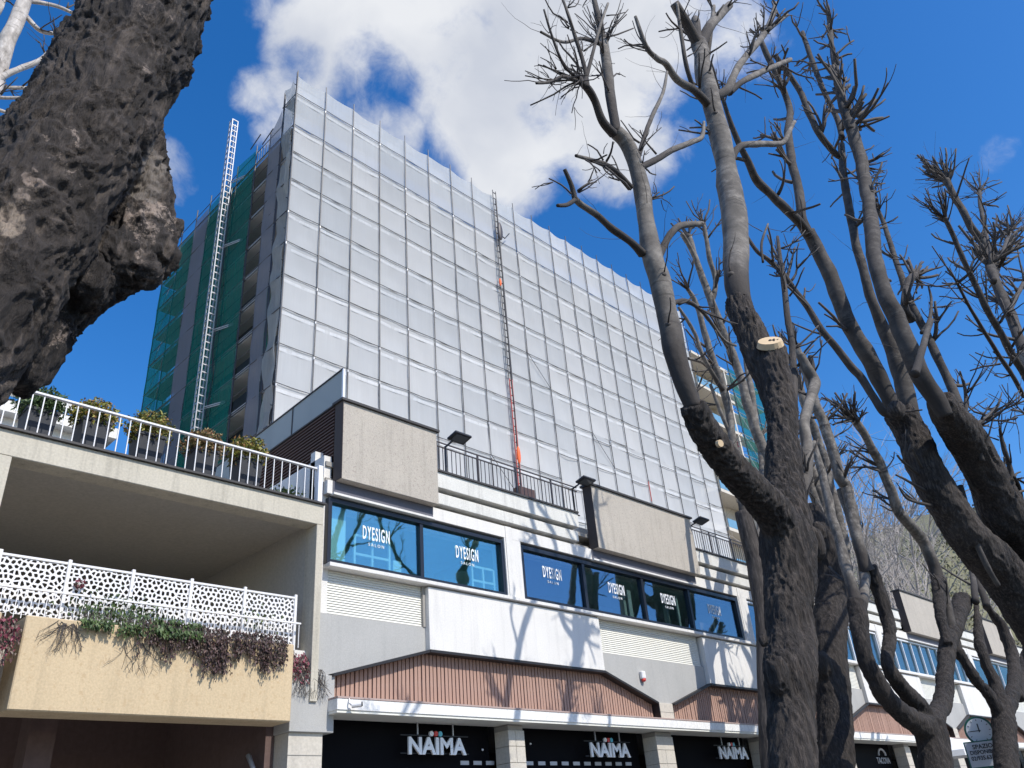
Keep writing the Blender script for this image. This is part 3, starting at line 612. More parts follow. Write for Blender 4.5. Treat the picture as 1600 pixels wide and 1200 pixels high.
# ================================================================== LEFT TERRACE BUILDING
T = thing('terrace_building', 'cream concrete terrace block with a deep open loggia at the left', 'building', (3, 12, 0))
build(MB().box(-8, 7.78, 12.0, 12.35, 6.86, 7.24), 'beam', 'cream', T, bevel=.01)
build(MB().box(-8, 7.80, 11.95, 12.4, 7.241, 7.275), 'slab_edge', 'capdark', T)
build(MB().box(7.655, 7.79, 12.0, 12.35, 3.9, 6.858), 'pillar', 'cream', T, bevel=.006)
build(MB().box(1.9, 2.74, 12.0, 12.35, 4.5, 6.858), 'pillar', 'cream', T, bevel=.008)
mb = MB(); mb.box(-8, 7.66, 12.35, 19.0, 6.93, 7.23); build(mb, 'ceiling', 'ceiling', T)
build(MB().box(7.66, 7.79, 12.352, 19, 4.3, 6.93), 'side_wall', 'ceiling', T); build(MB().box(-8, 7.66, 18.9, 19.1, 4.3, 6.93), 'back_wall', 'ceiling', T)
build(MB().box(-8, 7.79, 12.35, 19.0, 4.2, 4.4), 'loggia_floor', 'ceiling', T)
pl = build(MB().box(3.28, 7.20, 11.8, 12.33, 3.55, 4.70), 'planter_trough', 'ochre', T, bevel=.015)
build(MB().box(-4, 3.0, 11.8, 12.33, 3.55, 4.70), 'planter_trough', 'ochre', T, bevel=.015)
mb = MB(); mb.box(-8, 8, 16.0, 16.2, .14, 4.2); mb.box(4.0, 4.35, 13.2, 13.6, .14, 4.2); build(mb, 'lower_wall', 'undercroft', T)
build(MB().box(7.2, 7.35, 12.5, 16, .14, 4.2), 'side_pier', 'undercroft', T); build(MB().box(7.22, 7.66, 12.2, 12.34, 3.75, 4.72), 'end_stub', 'white', T)
build(MB().tube([(7.1, 12.6, .14), (7.1, 12.6, 2.95), (7.06, 12.75, 3.2)], .04, 8), 'downpipe', 'pipe', T, smooth=True)
build(MB().box(2.9, 3.0, 12.4, 12.5, .14, 4.2), 'dark_post', 'capdark', T)
# white railing
t = thing('terrace_railing', 'white bar railing with flat handrail along the roof terrace on the left', 'railing', (5, 12.15, 7.27))
build(MB().box(-6, 7.68, 12.10, 12.16, 7.955, 7.99), 'handrail', 'rail_w', t, bevel=.005); build(MB().box(-6, 7.68, 12.115, 12.145, 7.30, 7.325), 'bottom_rail', 'rail_w', t)
for i in range(74): piece('baluster', (.015, .015, .632), 'rail_w', t, (7.60 - i * .1585, 12.13, 7.64))
build(MB().box(7.685, 7.775, 12.06, 12.18, 7.276, 8.03), 'end_post', 'post', t)
# pots
pots = [(61, 648, 613, 43, 'shrub with dark green and orange leaves in a tall grey pot, leftmost on the terrace', 'leaf_g'), (145, 664, 633, 47, 'bushy olive shrub in a tall grey pot, second from the left', 'leaf_y'), (231, 686, 650, 53, 'yellow tipped shrub in a grey pot, third from the left below the green net', 'leaf_y'),
        (316, 709, 679, 43, 'reddish orange shrub in a grey pot at the foot of the white lattice mast', 'leaf_o'), (385, 722, 690, 43, 'bright yellow shrub in a grey pot, rightmost tall pot by the glass balustrade', 'leaf_y')]
for i, (px, yb, yt, wp, lab, lf) in enumerate(pots):
    c = at(px, yb, 12.65); tp = at(px, yt, 12.65); hw = .215; zt = c.z
    pt = thing('potted_shrub', lab, 'potted plant', (c.x, 12.65, 7.27), 'potted shrubs along the roof terrace')
    pm = MB(); b0, b1 = hw * .78, hw
    pm.add([(c.x - b0, 12.65 - b0, 7.27), (c.x + b0, 12.65 - b0, 7.27), (c.x + b0, 12.65 + b0, 7.27), (c.x - b0, 12.65 + b0, 7.27), (c.x - b1, 12.65 - b1, zt), (c.x + b1, 12.65 - b1, zt), (c.x + b1, 12.65 + b1, zt), (c.x - b1, 12.65 + b1, zt)],
           [(0, 3, 2, 1), (4, 5, 6, 7), (0, 1, 5, 4), (1, 2, 6, 5), (2, 3, 7, 6), (3, 0, 4, 7)])
    build(pm, 'pot', 'planterbox', pt); build(MB().box(c.x - .225, c.x + .225, 12.425, 12.875, zt - .04, zt + .012), 'pot_rim', 'planterbox', pt)
    lb = MB(); r = random.Random(i); h = (tp.z - zt)
    def fn(q, c=c, h=h, zt=zt):
        v = rv(q) * (q.random() ** .4); n_ = 1 + .25 * noise.noise(v * 3 + Vector((i, 0, 0))); return Vector((c.x + v.x * .37 * n_, 12.65 + v.y * .37 * n_, zt + h * .40 + v.z * h * .78 * n_))
    leaves(lb, 2600, fn, .055, r); build(lb, 'foliage', lf, pt, 'stuff')
    sb = MB()
    for q in range(7): v = rv(r); sb.tube([(c.x, 12.65, zt), (c.x + v.x * .12, 12.65 + v.y * .1, zt + .15), (c.x + v.x * .25, 12.65 + v.y * .25, zt + .3)], [.012, .008, .004], 5)
    build(sb, 'stems', 'twig', pt, 'stuff')
c = at(447, 762, 12.5); lb = MB(); leaves(lb, 420, lambda q: Vector((c.x, 12.55, 7.42)) + Vector((q.gauss(0, .14), q.gauss(0, .1), abs(q.gauss(0, .10)))), .07, random.Random(31))
o = build(lb, 'low_shrub', 'leaf_g', None, origin=(c.x, 12.55, 7.27)); tag(o, 'low bright green bush behind the right end of the white railing', 'shrub')

# lattice screen with organic holes
SC = thing('lattice_screen', 'white screen of panels with irregular pebble shaped holes on the loggia edge', 'screen', (5, 12.42, 4.72))
from mathutils.geometry import delaunay_2d_cdt
def holes_panel(w, h, seed):
    r = random.Random(seed); s = .078; pts = []
    nx, ny = int(w / s) + 5, int(h / (s * .87)) + 5
    for j in range(ny):
        for i in range(nx):
            pts.append(Vector(((i - 2 + .5 * (j % 2)) * s + r.uniform(-.028, .028), (j - 2) * s * .87 + r.uniform(-.026, .026))))
    vs, es, fs, *_ = delaunay_2d_cdt(pts, [], [], 0, 1e-6)
    cc = []
    for f in fs:
        a, b, c = (vs[i] for i in f); d = 2 * (a.x * (b.y - c.y) + b.x * (c.y - a.y) + c.x * (a.y - b.y))
        cc.append(Vector((((a.length_squared) * (b.y - c.y) + b.length_squared * (c.y - a.y) + c.length_squared * (a.y - b.y)) / d, (a.length_squared * (c.x - b.x) + b.length_squared * (a.x - c.x) + c.length_squared * (b.x - a.x)) / d)))
    inc = {}
    for k, f in enumerate(fs):
        for i in f: inc.setdefault(i, []).append(k)
    mb = MB(); th = .012
    cl = lambda p: Vector((min(w, max(0, p.x)), min(h, max(0, p.y))))
    for i, ks in inc.items():
        c = vs[i]
        if not (-.02 < c.x < w + .02 and -.02 < c.y < h + .02): continue
        pl = sorted((cc[k] for k in ks), key=lambda p: math.atan2(p.y - c.y, p.x - c.x)); pl = [cl(p) for p in pl]; n = len(pl)
        if n < 4: continue
        g = sum(pl, Vector((0, 0))) / n; sh = r.uniform(.60, .70); inn = [g + (p - g) * sh for p in pl]
        for q in range(n):
            a, b, d, e = pl[q], pl[(q + 1) % n], inn[(q + 1) % n], inn[q]
            mb.add([(a.x, 0, a.y), (b.x, 0, b.y), (d.x, 0, d.y), (e.x, 0, e.y), (d.x, th, d.y), (e.x, th, e.y)], [(0, 1, 2, 3), (3, 2, 4, 5)])
    return mb
xs_ = [1.85, 2.93, 3.99, 5.01, 5.99, 6.84, 7.34] ; xs_ = [at(px, py, 12.2).x for px, py in ((-95, 845), (2, 858), (110, 876), (209, 891), (300, 905), (383, 920), (462, 930))]
zb, zt_ = 4.80, at(462, 936, 12.2).z
for i, (a, b) in enumerate(zip(xs_, xs_[1:])):
    me = holes_panel(b - a - .03, zt_ - zb, i).mesh('screen_panel', 'rail_w'); o = link('screen_panel', me, SC, (a + .015, 12.2, zb))
    build(MB().box(a + .02, b - .02, 12.185, 12.22, zt_, zt_ + .03), 'top_rail', 'rail_w', SC)
for a in xs_: build(MB().box(a - .025, a + .025, 12.175, 12.225, zb - .1, zt_ + .07), 'post', 'rail_w', SC, bevel=.006)
t = thing('low_railing', 'thin white railing in front of the pebble hole screen', 'railing', (5, 12.05, 4.7))
z_ = at(463, 975, 12.05).z
build(MB().box(-2, 7.45, 12.035, 12.07, z_, z_ + .025), 'handrail', 'rail_w', t)
for i in range(60): piece('baluster', (.010, .010, .38), 'rail_w', t, (7.42 - i * .092, 12.05, z_ - .19))
# trailing plants
def trailing(x0, x1, zt, zlen, mat, label, n, lsz, seed, y=11.78, amp=.08, cat='plant'):
    r = random.Random(seed); o = thing('trailing_plant', label, cat, ((x0 + x1) / 2, y, zt), 'plants in the loggia troughs')
    lb, sb = MB(), MB()
    for i in range(n):
        x = r.uniform(x0, x1); u = (x - x0) / (x1 - x0); env = max(.12, .40 + .9 * noise.noise(Vector((x * 2.3, seed, 0))) + .2 * sin(pi * u)); ln = max(.06, zlen * env * r.uniform(.55, 1.1))
        pts = [Vector((x + r.uniform(-.03, .03), y + .14, zt - .02)), Vector((x + r.uniform(-.04, .04), y + .02, zt + r.uniform(.02, amp))), Vector((x + r.uniform(-.05, .05), y - .05, zt - .05))]
        k = max(2, int(ln / .07))
        for q in range(1, k + 1): pts.append(Vector((pts[-1].x + r.uniform(-.022, .022), y - .035 - r.random() * .05, zt - .05 - ln * q / k)))
        sb.tube(pts, .003, 4, False)
        for p in pts: leaves(lb, 5, lambda q, p=p: p + Vector((q.gauss(0, .022), q.gauss(0, .02), q.gauss(0, .022))), lsz, r, (0, -.3, -.9))
    build(lb, 'leaves', mat, o, 'stuff'); build(sb, 'stems', 'twig', o, 'stuff'); return o
trailing(4.75, 7.0, 4.72, .68, 'leaf_p', 'dense dark purple foliage hanging over the right half of the ochre trough', 150, .046, 5)
trailing(3.95, 4.9, 4.74, .17, 'leaf_g', 'dark green leafy plant spilling over the middle of the ochre trough', 48, .046, 6, amp=.16)
trailing(4.9, 5.6, 4.74, .10, 'leaf_g', 'green sprigs between the purple foliage and the screen', 60, .06, 16, amp=.1)
trailing(2.75, 3.2, 4.55, .75, 'leaf_r', 'reddish plant hanging at the far left edge of the photo beside the ochre trough', 30, .045, 8)
trailing(7.2, 7.62, 4.55, .45, 'leaf_r', 'sparse red and dry plant hanging right of the ochre trough', 45, .04, 9, 12.1)
def dry(x0, x1, zt, ln, n, label, seed, y):
    r = random.Random(seed); o = MB()
    for i in range(n):
        p = Vector((r.uniform(x0, x1), y + .06, zt)); pts = [p]; d = Vector((r.gauss(0, .3), -.12, -1)).normalized()
        for q in range(7): d = (d + Vector((r.gauss(0, .35), r.gauss(0, .05), -.1))).normalized(); p = p + d * ln / 7; p = Vector((p.x, min(p.y, y - .006), p.z)); pts.append(p)
        o.tube(pts, [.004] * 4 + [.0025] * 4, 4, False)
        for q in range(3): b = pts[r.randrange(2, 7)]; o.tube([b, b + Vector((r.gauss(0, .05), -.01, r.gauss(-.02, .05)))], .002, 3, False)
    ob = build(o, 'dry_plant', 'twig', None, origin=((x0 + x1) / 2, y, zt)); tag(ob, label, 'plant', 'plants in the loggia troughs')
dry(3.65, 3.9, 4.70, .45, 26, 'tuft of dry brown stems hanging over the left part of the ochre trough', 41, 11.8)
dry(4.5, 4.95, 4.55, .5, 16, 'thin dry stems hanging at the centre of the ochre trough', 42, 11.8)
dry(7.45, 7.95, 4.42, .5, 40, 'dry tangled creeper over the grey pillar capital', 43, 12.03)
lb = MB(); leaves(lb, 500, lambda q: Vector((4.55 + q.gauss(0, .38), 12.1 + q.gauss(0, .06), 4.95 + q.gauss(0, .12))), .055, random.Random(77)); leaves(lb, 60, lambda q: Vector((6.75 + q.gauss(0, .2), 12.12, 5.1 + q.gauss(0, .14))), .05, random.Random(78))
o = build(lb, 'climbing_plant', 'leaf_g', None, 'stuff', origin=(4.5, 12.1, 4.7)); tag(o, 'green climbing sprigs growing up against the white screen', 'plant', 'plants in the loggia troughs')
c = at(125, 913, 12.15); lb = MB(); leaves(lb, 60, lambda q: c + rv(q) * .06, .05, random.Random(79)); o = build(lb, 'red_flower', 'leaf_r', None, origin=c); tag(o, 'pink red flower head in front of the white screen', 'flower')

# ================================================================== FAR LEFT WHITE BUILDING
F = thing('apartment_block', 'white apartment block with horizontal bands seen through the terrace railing', 'building', (0, 42, 0))
build(MB().box(-30, 12.9, 40, 55, 0, 21.4), 'wall', 'farwhite', F); build(MB().box(-30, 13.2, 39.4, 39.6, 21.9, 22.35), 'roof_band', 'farwhite', F); build(MB().box(-30, 13.3, 39.3, 41, 20.95, 21.5), 'balcony_band', 'farwhite', F)
build(MB().box(-30, 12.9, 39.95, 42, 21.5, 21.9), 'dark_strip', 'groove', F)
for i in range(10):
    x = 11.6 - i * 2.6
    for z in (19.0, 15.9):
        w = build(MB().box(x - 1.5, x, 39.93, 39.98, z, z + 1.6), 'window', 'wframe', F); build(MB().box(x - 1.4, x - .1, 39.91, 39.925, z + .1, z + 1.5), 'pane', 'farpane', w)

# ================================================================== APARTMENT TOWER BEHIND SCAFFOLD
A = thing('apartment_tower', 'tall apartment building wrapped in scaffold netting', 'building', (35, 36, 0))
build(MB().box(17.4, 57.5, 30.4, 43.3, 0, 37.6), 'wall', 'apt', A)
for i in range(12):
    z = 35.9 - i * 3.05
    build(MB().box(17.25, 53.0, 30.1, 30.39, z, z + .28), 'floor_band', 'balc', A)
    build(MB().box(17.1, 17.39, 30.4, 43.2, z, z + .25), 'side_slab', 'apt', A)
    for k in range(9): 
        x = 19.2 + k * 4
        if i < 7: w = build(MB().box(x, x + 1.6, 30.3, 30.37, z - 2.5, z - .5), 'window', 'wframe', A); build(MB().box(x + .08, x + 1.52, 30.27, 30.295, z - 2.42, z - .58), 'pane', 'farpane', w)
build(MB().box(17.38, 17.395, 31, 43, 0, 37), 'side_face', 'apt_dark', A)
# balcony bay at the right end
for i in range(7):
    z = 35.9 - i * 3.05
    build(MB().box(53.05, 58.6, 28.6, 30.38, z, z + .25), 'balcony_slab', 'balc', A)
    build(MB().box(57.9, 58.1, 28.62, 30.38, z - 2.8, z - .002), 'balcony_post', 'balc', A)
    g = build(MB().box(53.1, 57.88, 28.6, 28.63, z - 2.78, z - 2.12), 'balcony_glass', 'blueglass', A)
    build(MB().box(53.05, 57.9, 30.30, 30.36, z - 2.8, z - .01), 'balcony_back', 'balc', A); build(MB().box(57.55, 58.6, 30.39, 31, z - 2.8, z - .01), 'balcony_side', 'balc', A)
lb = MB(); leaves(lb, 200, lambda q: Vector((54.6 + q.random() * 2.6, 28.5, 28.45 + q.random() * .35)), .22, random.Random(4)); o = build(lb, 'balcony_flowers', 'leaf_r', None, origin=(55, 28.5, 28)); tag(o, 'pink flowers along a balcony edge near the green netting', 'flowers')

# ================================================================== SCAFFOLD (front)
SX = [15.85, 17.69, 19.58, 21.46, 23.33, 25.19, 27.04, 28.88, 30.80, 32.71, 34.56, 36.39, 38.14, 39.94, 41.7, 43.52, 45.33, 47.18, 49.0, 50.85, 52.7]
SZ = [39.55, 38.4, 36.05, 34.1, 32.2, 30.1, 28.12, 26.15, 24.23, 22.25, 20.21, 18.2, 16.2, 14.2, 12.2]
S = thing('scaffolding', 'tall tube scaffolding covered in white netting across the front of the tower', 'scaffolding', (35, 28.7, 8.5))
YN = 28.66
def net_cell(x0, x1, z1, z0, top=False, rs=None):
    nx, nz = 8, 6; bl = rs.uniform(.01, .09); sg = rs.uniform(.08, .26) if top else 0; ph = rs.random() * 9
    mb = MB(); vs = []
    for j in range(nz + 1):
        for i in range(nx + 1):
            u, v = i / nx, j / nz; z = z0 + (z1 - z0) * v
            if top: z = z0 + (z1 + .35 - 4 * sg * u * (1 - u) - z0) * v
            y = YN + bl * sin(pi * u) * sin(pi * v) + .035 * noise.noise(Vector((u * 3 + ph, v * 1.5, ph))) 
            vs.append((x0 + (x1 - x0) * u, y, z))
    mb.add(vs, [(j * (nx + 1) + i, j * (nx + 1) + i + 1, (j + 1) * (nx + 1) + i + 1, (j + 1) * (nx + 1) + i) for j in range(nz) for i in range(nx)])
    if not top:   # overlap band under the ledger
        mb.cur = 1; vs = []; sl = rs.uniform(-.05, .05); o = rs.uniform(.16, .24)
        for j in range(2):
            for i in range(nx + 1):
                u = i / nx; v = 1 - (o - .06 + .11 * (1 - j)) * 2.0 / (z1 - z0) * .8; y = YN - .012 + bl * sin(pi * u) * sin(pi * v); vs.append((x0 + .02 + (x1 - x0 - .04) * u, y, z0 + (z1 - z0) * v + sl * (u - .5)))
        mb.add(vs, [(i, i + 1, nx + 2 + i, nx + 1 + i) for i in range(nx)]); mb.cur = 0
    return mb
rs = random.Random(12); rest = MB(); cnt = 0
for j in range(len(SZ) - 1):
    for i in range(20):
        c = net_cell(SX[i], SX[i + 1], SZ[j], SZ[j + 1], j == 0, rs)
        if j < 12:
            build(c, 'net_panel', ['net', 'netband'], S, smooth=True)
        else: rest.add(c.v, c.f)
build(rest, 'net_panels', 'net', S, 'stuff', True)
# offsets of ledgers per bay: right half drops in steps as in the photograph
for j in range(1, 12):
    for i in range(20):
        off = 0 if (i < 10 or j < 8) else (.0 if i % 2 else -.42)
        z = SZ[j] + off + rs.uniform(-.02, .02); p = Vector((SX[i], 28.6, z)); q = Vector((SX[i + 1], 28.6, SZ[j] + off + rs.uniform(-.03, .03))); mid = (p + q) / 2 - Vector((0, 0, rs.uniform(0, .03)))
        build(MB().tube([p, mid, q], .018, 5), 'ledger', 'tube', S)
for i, x in enumerate(SX):
    pts = [Vector((x + rs.uniform(-.015, .015), 28.57 + rs.uniform(-.01, .01), z)) for z in [SZ[0] + .62 + rs.uniform(0, .15)] + SZ[1:]]
    if i == 8: continue
    build(MB().tube(pts, .028, 6), 'standard', 'tube', S)
    for j in range(1, len(SZ) - 1):
        if rs.random() < .35: build(MB().tube([(x, 28.565, SZ[j] - .1), (x, 28.565, SZ[j] - (.22 if (wt := rs.random() < .93 or j < 4) else 1.5))], .036, 6), 'coupler_sleeve', 'mast' if wt else 'redtube', S)
for i, j in ((9, 6), (12, 8), (7, 10)):
    build(MB().tube([(SX[i], 28.56, SZ[j]), (SX[i + 1], 28.56, SZ[j + 1])], .016, 5), 'brace', 'tube', S)
for j in range(1, 13):
    build(MB().box(SX[0] + .05, SX[-1], 28.95, 29.85, SZ[j] - .02, SZ[j] + .03), 'deck', 'deck', S)
    build(MB().box(SX[0] + .05, SX[-1], 28.86, 28.89, SZ[j] + .04, SZ[j] + .2), 'toe_board', 'deck', S)
    build(MB().tube([(SX[0], 28.9, SZ[j] + 1.0), (SX[-1], 28.9, SZ[j] + 1.0)], .024, 5), 'guard_rail', 'tube', S)
for i, x in enumerate(SX): build(MB().tube([(x, 29.9, SZ[0]), (x, 29.9, 8.5)], .024, 5), 'inner_standard', 'tube', S)
# hoist line on the front
H = thing('rope_hoist', 'dark vertical ladder frame with red lower half running up the white netting', 'hoist', (30.8, 28.4, 17))
for dx in (-.14, .14):
    build(MB().tube([(30.8 + dx, 28.42, 40.1), (30.8 + dx, 28.42, 25.5)], .032, 6), 'rail', 'tube', H); build(MB().tube([(30.8 + dx * .8, 28.42, 25.5), (30.8 + dx * .8, 28.42, 18.2)], .035, 6), 'rail', 'redtube', H)
for i in range(44): piece('rung', (.28, .04, .05), 'tube' if i < 29 else 'redtube', H, (30.8, 28.42, 39.9 - i * .5))
rp = MB(); rp.tube([(30.8 + .03 * sin(z * 1.3), 28.36, 39.2 - z) for z in range(0, 22)], .04, 5); build(rp, 'rope_bundle', 'blackplastic', H)
build(MB().sphere((30.9, 28.3, 36.6), .22, .12, .75), 'cable_bag', 'rail_d', H, smooth=True)
build(MB().tube([(30.9, 28.36, 36.4), (31.3, 28.3, 36.2), (31.8, 28.32, 36.9)], .035, 5), 'arm', 'tube', H)
build(MB().sphere((30.82, 28.34, 20.6), .13, .1, .55), 'orange_wrap', 'orange', H, smooth=True); build(MB().sphere((30.6, 28.38, 32.4), .1, .06, .3), 'orange_wrap', 'orange', H, smooth=True)
build(MB().box(30.3, 31.5, 28.0, 28.5, 18.0, 18.55), 'hoist_base', 'brownpanel', H, bevel=.03)

# ================================================================== SCAFFOLD (left side)
K = thing('scaffolding', 'side scaffolding with hanging green and grey nets behind the white lattice mast', 'scaffolding', (16, 36, 8.5))
def side_net(y0, y1, zt, mat, amp=.12, xo=0.0, zb=8.5, sag=0, name='net_panel'):
    zs = [zt] + [z for z in SZ if z < zt - .6]; rr = random.Random(int(y0 * 17))
    for a, b in zip(zs, zs[1:]):
        if a < zb: break
        mb = MB(); nx, nz = 6, 5; vs = []; bl = rr.uniform(.2, 1) * amp; ph = rr.random() * 20
        for j in range(nz + 1):
            for i in range(nx + 1):
                u, v = i / nx, j / nz; z = b + (a - b) * v - (sag * u * v if a == zt else 0)
                vs.append((15.86 + xo - .03 + bl * sin(pi * u) * sin(pi * v) + amp * .8 * noise.noise(Vector((u * 2, (z + ph * 0) * .8, y0))), y0 + (y1 - y0) * u + .06 * noise.noise(Vector((z * .9, y0, u * .2))), z))
        mb.add(vs, [(j * (nx + 1) + i, (j + 1) * (nx + 1) + i, (j + 1) * (nx + 1) + i + 1, j * (nx + 1) + i + 1) for j in range(nz) for i in range(nx)])
        mb.cur = 0; build(mb, name, mat, K, smooth=True)
side_net(28.72, 29.75, 39.5, 'crumple', .28)
side_net(29.95, 31.1, 38.2, 'greyside', .08, sag=1.0)
side_net(29.85, 30.2, 26.2, 'greennet', .2, .1, 19)
side_net(32.7, 34.8, 37.2, 'greennet', .06, sag=-.3)
side_net(34.82, 37.95, 36.6, 'greennet', .06)
side_net(38.0, 39.7, 36.6, 'greyside', .06)
side_net(39.75, 41.6, 35.9, 'greennet', .05)
side_net(41.65, 43.7, 35.5, 'greennet', .10)
mb = MB()  # back face of the green wrap
for a, b in zip(SZ[3:], SZ[4:]):
    mb.add([(15.9, 43.72, b), (17.2, 43.72, b), (17.2, 43.72, a - .01), (15.9, 43.72, a - .01)], [(0, 1, 2, 3)])
build(mb, 'net_return', 'greennet', K)
ys = [28.72, 29.85, 31.15, 32.65, 34.8, 36.6, 37.98, 39.72, 41.62, 43.7]
for y in ys:
    tz = 40.2 if y < 29 else (39.4 if y < 31 else 37.6)
    build(MB().tube([(15.88, y, tz), (15.88, y, 8.5)], .034, 6), 'standard', 'tube', K)
    if y > 31: build(MB().tube([(17.0, y, tz + rs.uniform(-.5, .3)), (17.0, y, 8.5)], .03, 6), 'inner_standard', 'tube', K)
for j, z in enumerate(SZ[1:]):
    y0 = 28.7 if z > 38 else 28.7; y1 = 30.0 if z > 38 else 43.7
    build(MB().tube([(15.84, y0, z), (15.84, y1, z)], .026, 5), 'ledger', 'tube', K)
    if z < 38:
        build(MB().box(16.0, 16.95, 29.9, 43.6, z - .03, z + .02), 'deck', 'deck', K); build(MB().box(15.93, 15.96, 29.9, 43.6, z + .03, z + .2), 'toe_board', 'deck', K)
        build(MB().tube([(15.9, 29.9, z + 1.0), (15.9, 43.6, z + 1.0)], .022, 5), 'guard_rail', 'tube', K)
        build(MB().tube([(15.95, 41.7, z), (15.95, 43.6, z - 2)], .022, 5), 'brace', 'mast', K); build(MB().tube([(16.9, 41.7, z - 2), (16.9, 43.6, z)], .022, 5), 'brace', 'mast', K)
for y, z in ((31.2, 37.2), (32.6, 37.9)): build(MB().tube([(15.7, y - .6, z), (15.9, y + .9, z + .1)], .03, 6), 'loose_tube', 'tube', K)
for k in range(5): build(MB().tube([(16.0, 31.5 + k * .28, 36.4), (16.0, 31.5 + k * .28, 37.3)], .03, 5), 'stub_tube', 'mast', K)
# mast
Mt = thing('lattice_mast', 'tall white lattice hoist mast rising beside the green netting', 'mast', (15.2, 35.9, 8))
bx0, by0, w_ = 15.05, 34.75, .34; zt = at(372, 190, by0).z
px_ = at(372, 190, by0).x; pb_ = at(303, 672, by0).x; bx0 = (px_ + pb_) / 2 - w_ / 2; WPm = None
for dx in (0, w_):
    for dy in (0, w_): build(MB().box(bx0 + dx - .026, bx0 + dx + .026, by0 + dy - .026, by0 + dy + .026, 8, zt), 'chord', 'mast', Mt)
z = zt - .03; k = 0
rung = MB().box(-w_ / 2, w_ / 2, -.028, .028, -.028, .028).mesh('rung', 'mast'); rung2 = MB().box(-.02, .02, -w_ / 2, w_ / 2, -.02, .02).mesh('rung', 'mast'); dia = MB().beam((-w_ / 2, 0, -.2), (w_ / 2, 0, .2), .022).mesh('diagonal', 'mast')
while z > 14:
    link('rung', rung, Mt, (bx0 + w_ / 2, by0, z)); link('rung', rung2, Mt, (bx0, by0 + w_ / 2, z))
    if k < 60: link('diagonal', dia, Mt, (bx0 + w_ / 2, by0 + w_, z - .22))
    z -= .44; k += 1
for z in (36.2, 31.5, 26.0, 21.5):
    build(MB().tube([(bx0 + w_, by0, z), (15.95, by0 - 1.3, z - .1)], .03, 6).tube([(bx0 + w_, by0 + w_, z), (15.95, by0 - 1.3, z - .2)], .03, 6), 'wall_tie', 'mast', Mt)
build(MB().tube([(bx0 + w_ + .2, by0 + .2, zz + 0 * 1.) for zz in (36, 30, 25)] + [(bx0 + w_ + .35, by0 + .2, 23.4), (bx0 + w_ + .2, by0 + .2, 21)], .04, 5), 'cable', 'blackplastic', Mt)
# right end green scaffold
G = thing('scaffolding', 'green netted scaffolding at the far right end of the tower behind the thin stems', 'scaffolding', (61, 29, 8.5))
rr = random.Random(5)
for j in range(2, 13):
    for i in range(3):
        x0, x1 = 58.9 + i * 1.85, 58.9 + (i + 1) * 1.85; a, b = SZ[j] + .6, SZ[j + 1] + .6; vs = []
        for jj in range(4):
            for ii in range(5): u, v = ii / 4, jj / 3; vs.append((x0 + (x1 - x0) * u, 28.7 + .08 * sin(pi * u) * sin(pi * v) * rr.uniform(.6, 1.2), b + (a - b) * v))
        build(MB().add(vs, [(jj * 5 + ii, jj * 5 + ii + 1, (jj + 1) * 5 + ii + 1, (jj + 1) * 5 + ii) for jj in range(3) for ii in range(4)]), 'net_panel', 'greennet', G, smooth=True)
    z = SZ[j]; build(MB().box(58.6, 64.5, 28.9, 29.9, z - .05, z + .05), 'deck', 'rail_w', G); build(MB().tube([(58.2, 28.6, z), (64.6, 28.6, z)], .035, 5), 'ledger', 'mast', G)
    build(MB().tube([(59, 28.64, z), (60.8, 28.64, z - 1.9)], .03, 5), 'brace', 'mast', G)
for x in (58.9, 60.75, 62.6, 64.45): build(MB().tube([(x, 28.6, 38), (x, 28.6, 8.5)], .04, 6), 'standard', 'tube', G)

# ================================================================== CLOCK SIGN
cp = at(1530, 1142, 8.0); q = Vector((-cp.x, -cp.y, 0)).normalized(); ca = math.atan2(q.x, -q.y)
Cl = thing('street_clock', 'round green rimmed clock over a grey notice board on a pole by the trees', 'clock', (cp.x, cp.y, 0))
rx = Vector((cos(-ca), -sin(ca) * -1 * -1, 0)); rx = Vector((-q.y, q.x, 0)); rx = rx if rx.dot(r0) > 0 else -rx
def disc(c, n, r, th, seg=32): return MB().tube([c - n * th / 2, c + n * th / 2], r, seg)
rr_ = 18 / FPX * depth(cp)
build(disc(cp, q, rr_ * 1.16, .16), 'case', 'clockgreen', Cl); build(disc(cp + q * .082, q, rr_, .012), 'face', 'clockface', Cl)
up = Vector((0, 0, 1)); tk = MB()
for i in range(12):
    a = i * pi / 6; d = rx * sin(a) + up * cos(a); tk.obox(cp + q * .092 + d * rr_ * .84, d, d.cross(q), q, rr_ * .07, rr_ * .022, .002)
build(tk, 'hour_marks', 'black', Cl)
d = -rx; build(MB().obox(cp + q * .096 + d * rr_ * .30, d, d.cross(q), q, rr_ * .42, rr_ * .03, .002).obox(cp + q * .099 + up * rr_ * .22, up, up.cross(q), q, rr_ * .34, rr_ * .045, .002), 'hands', 'black', Cl)
bc = at(1539, 1178, 8.0); bw = 24 / FPX * depth(bc); bh = 17.5 / FPX * depth(bc)
bb = build(MB().obox(bc, rx, q, up, bw + .03, .05, bh + .03), 'board_frame', 'clockgreen', Cl); build(MB().obox(bc + q * .053, rx, q, up, bw, .004, bh), 'board_face', 'signgrey', Cl)
ang = math.atan2(rx.y, rx.x)
for s_, dz, sz in (('SPAZIO', .46, .30), ('DISPONIBILE', .02, .27), ('02/935.633.08', -.45, .27)): text(s_, bh * .5 if s_ == 'SPAZIO' else bh * .46, 'black', Cl, 'lettering', bc + q * .062 + up * bh * dz, .9 if s_ != 'SPAZIO' else 1.0, .003, ang, bold=.003)
build(MB().tube([(cp.x, cp.y, 0), (cp.x, cp.y, cp.z - rr_)], .05, 10), 'pole', 'clockgreen', Cl)
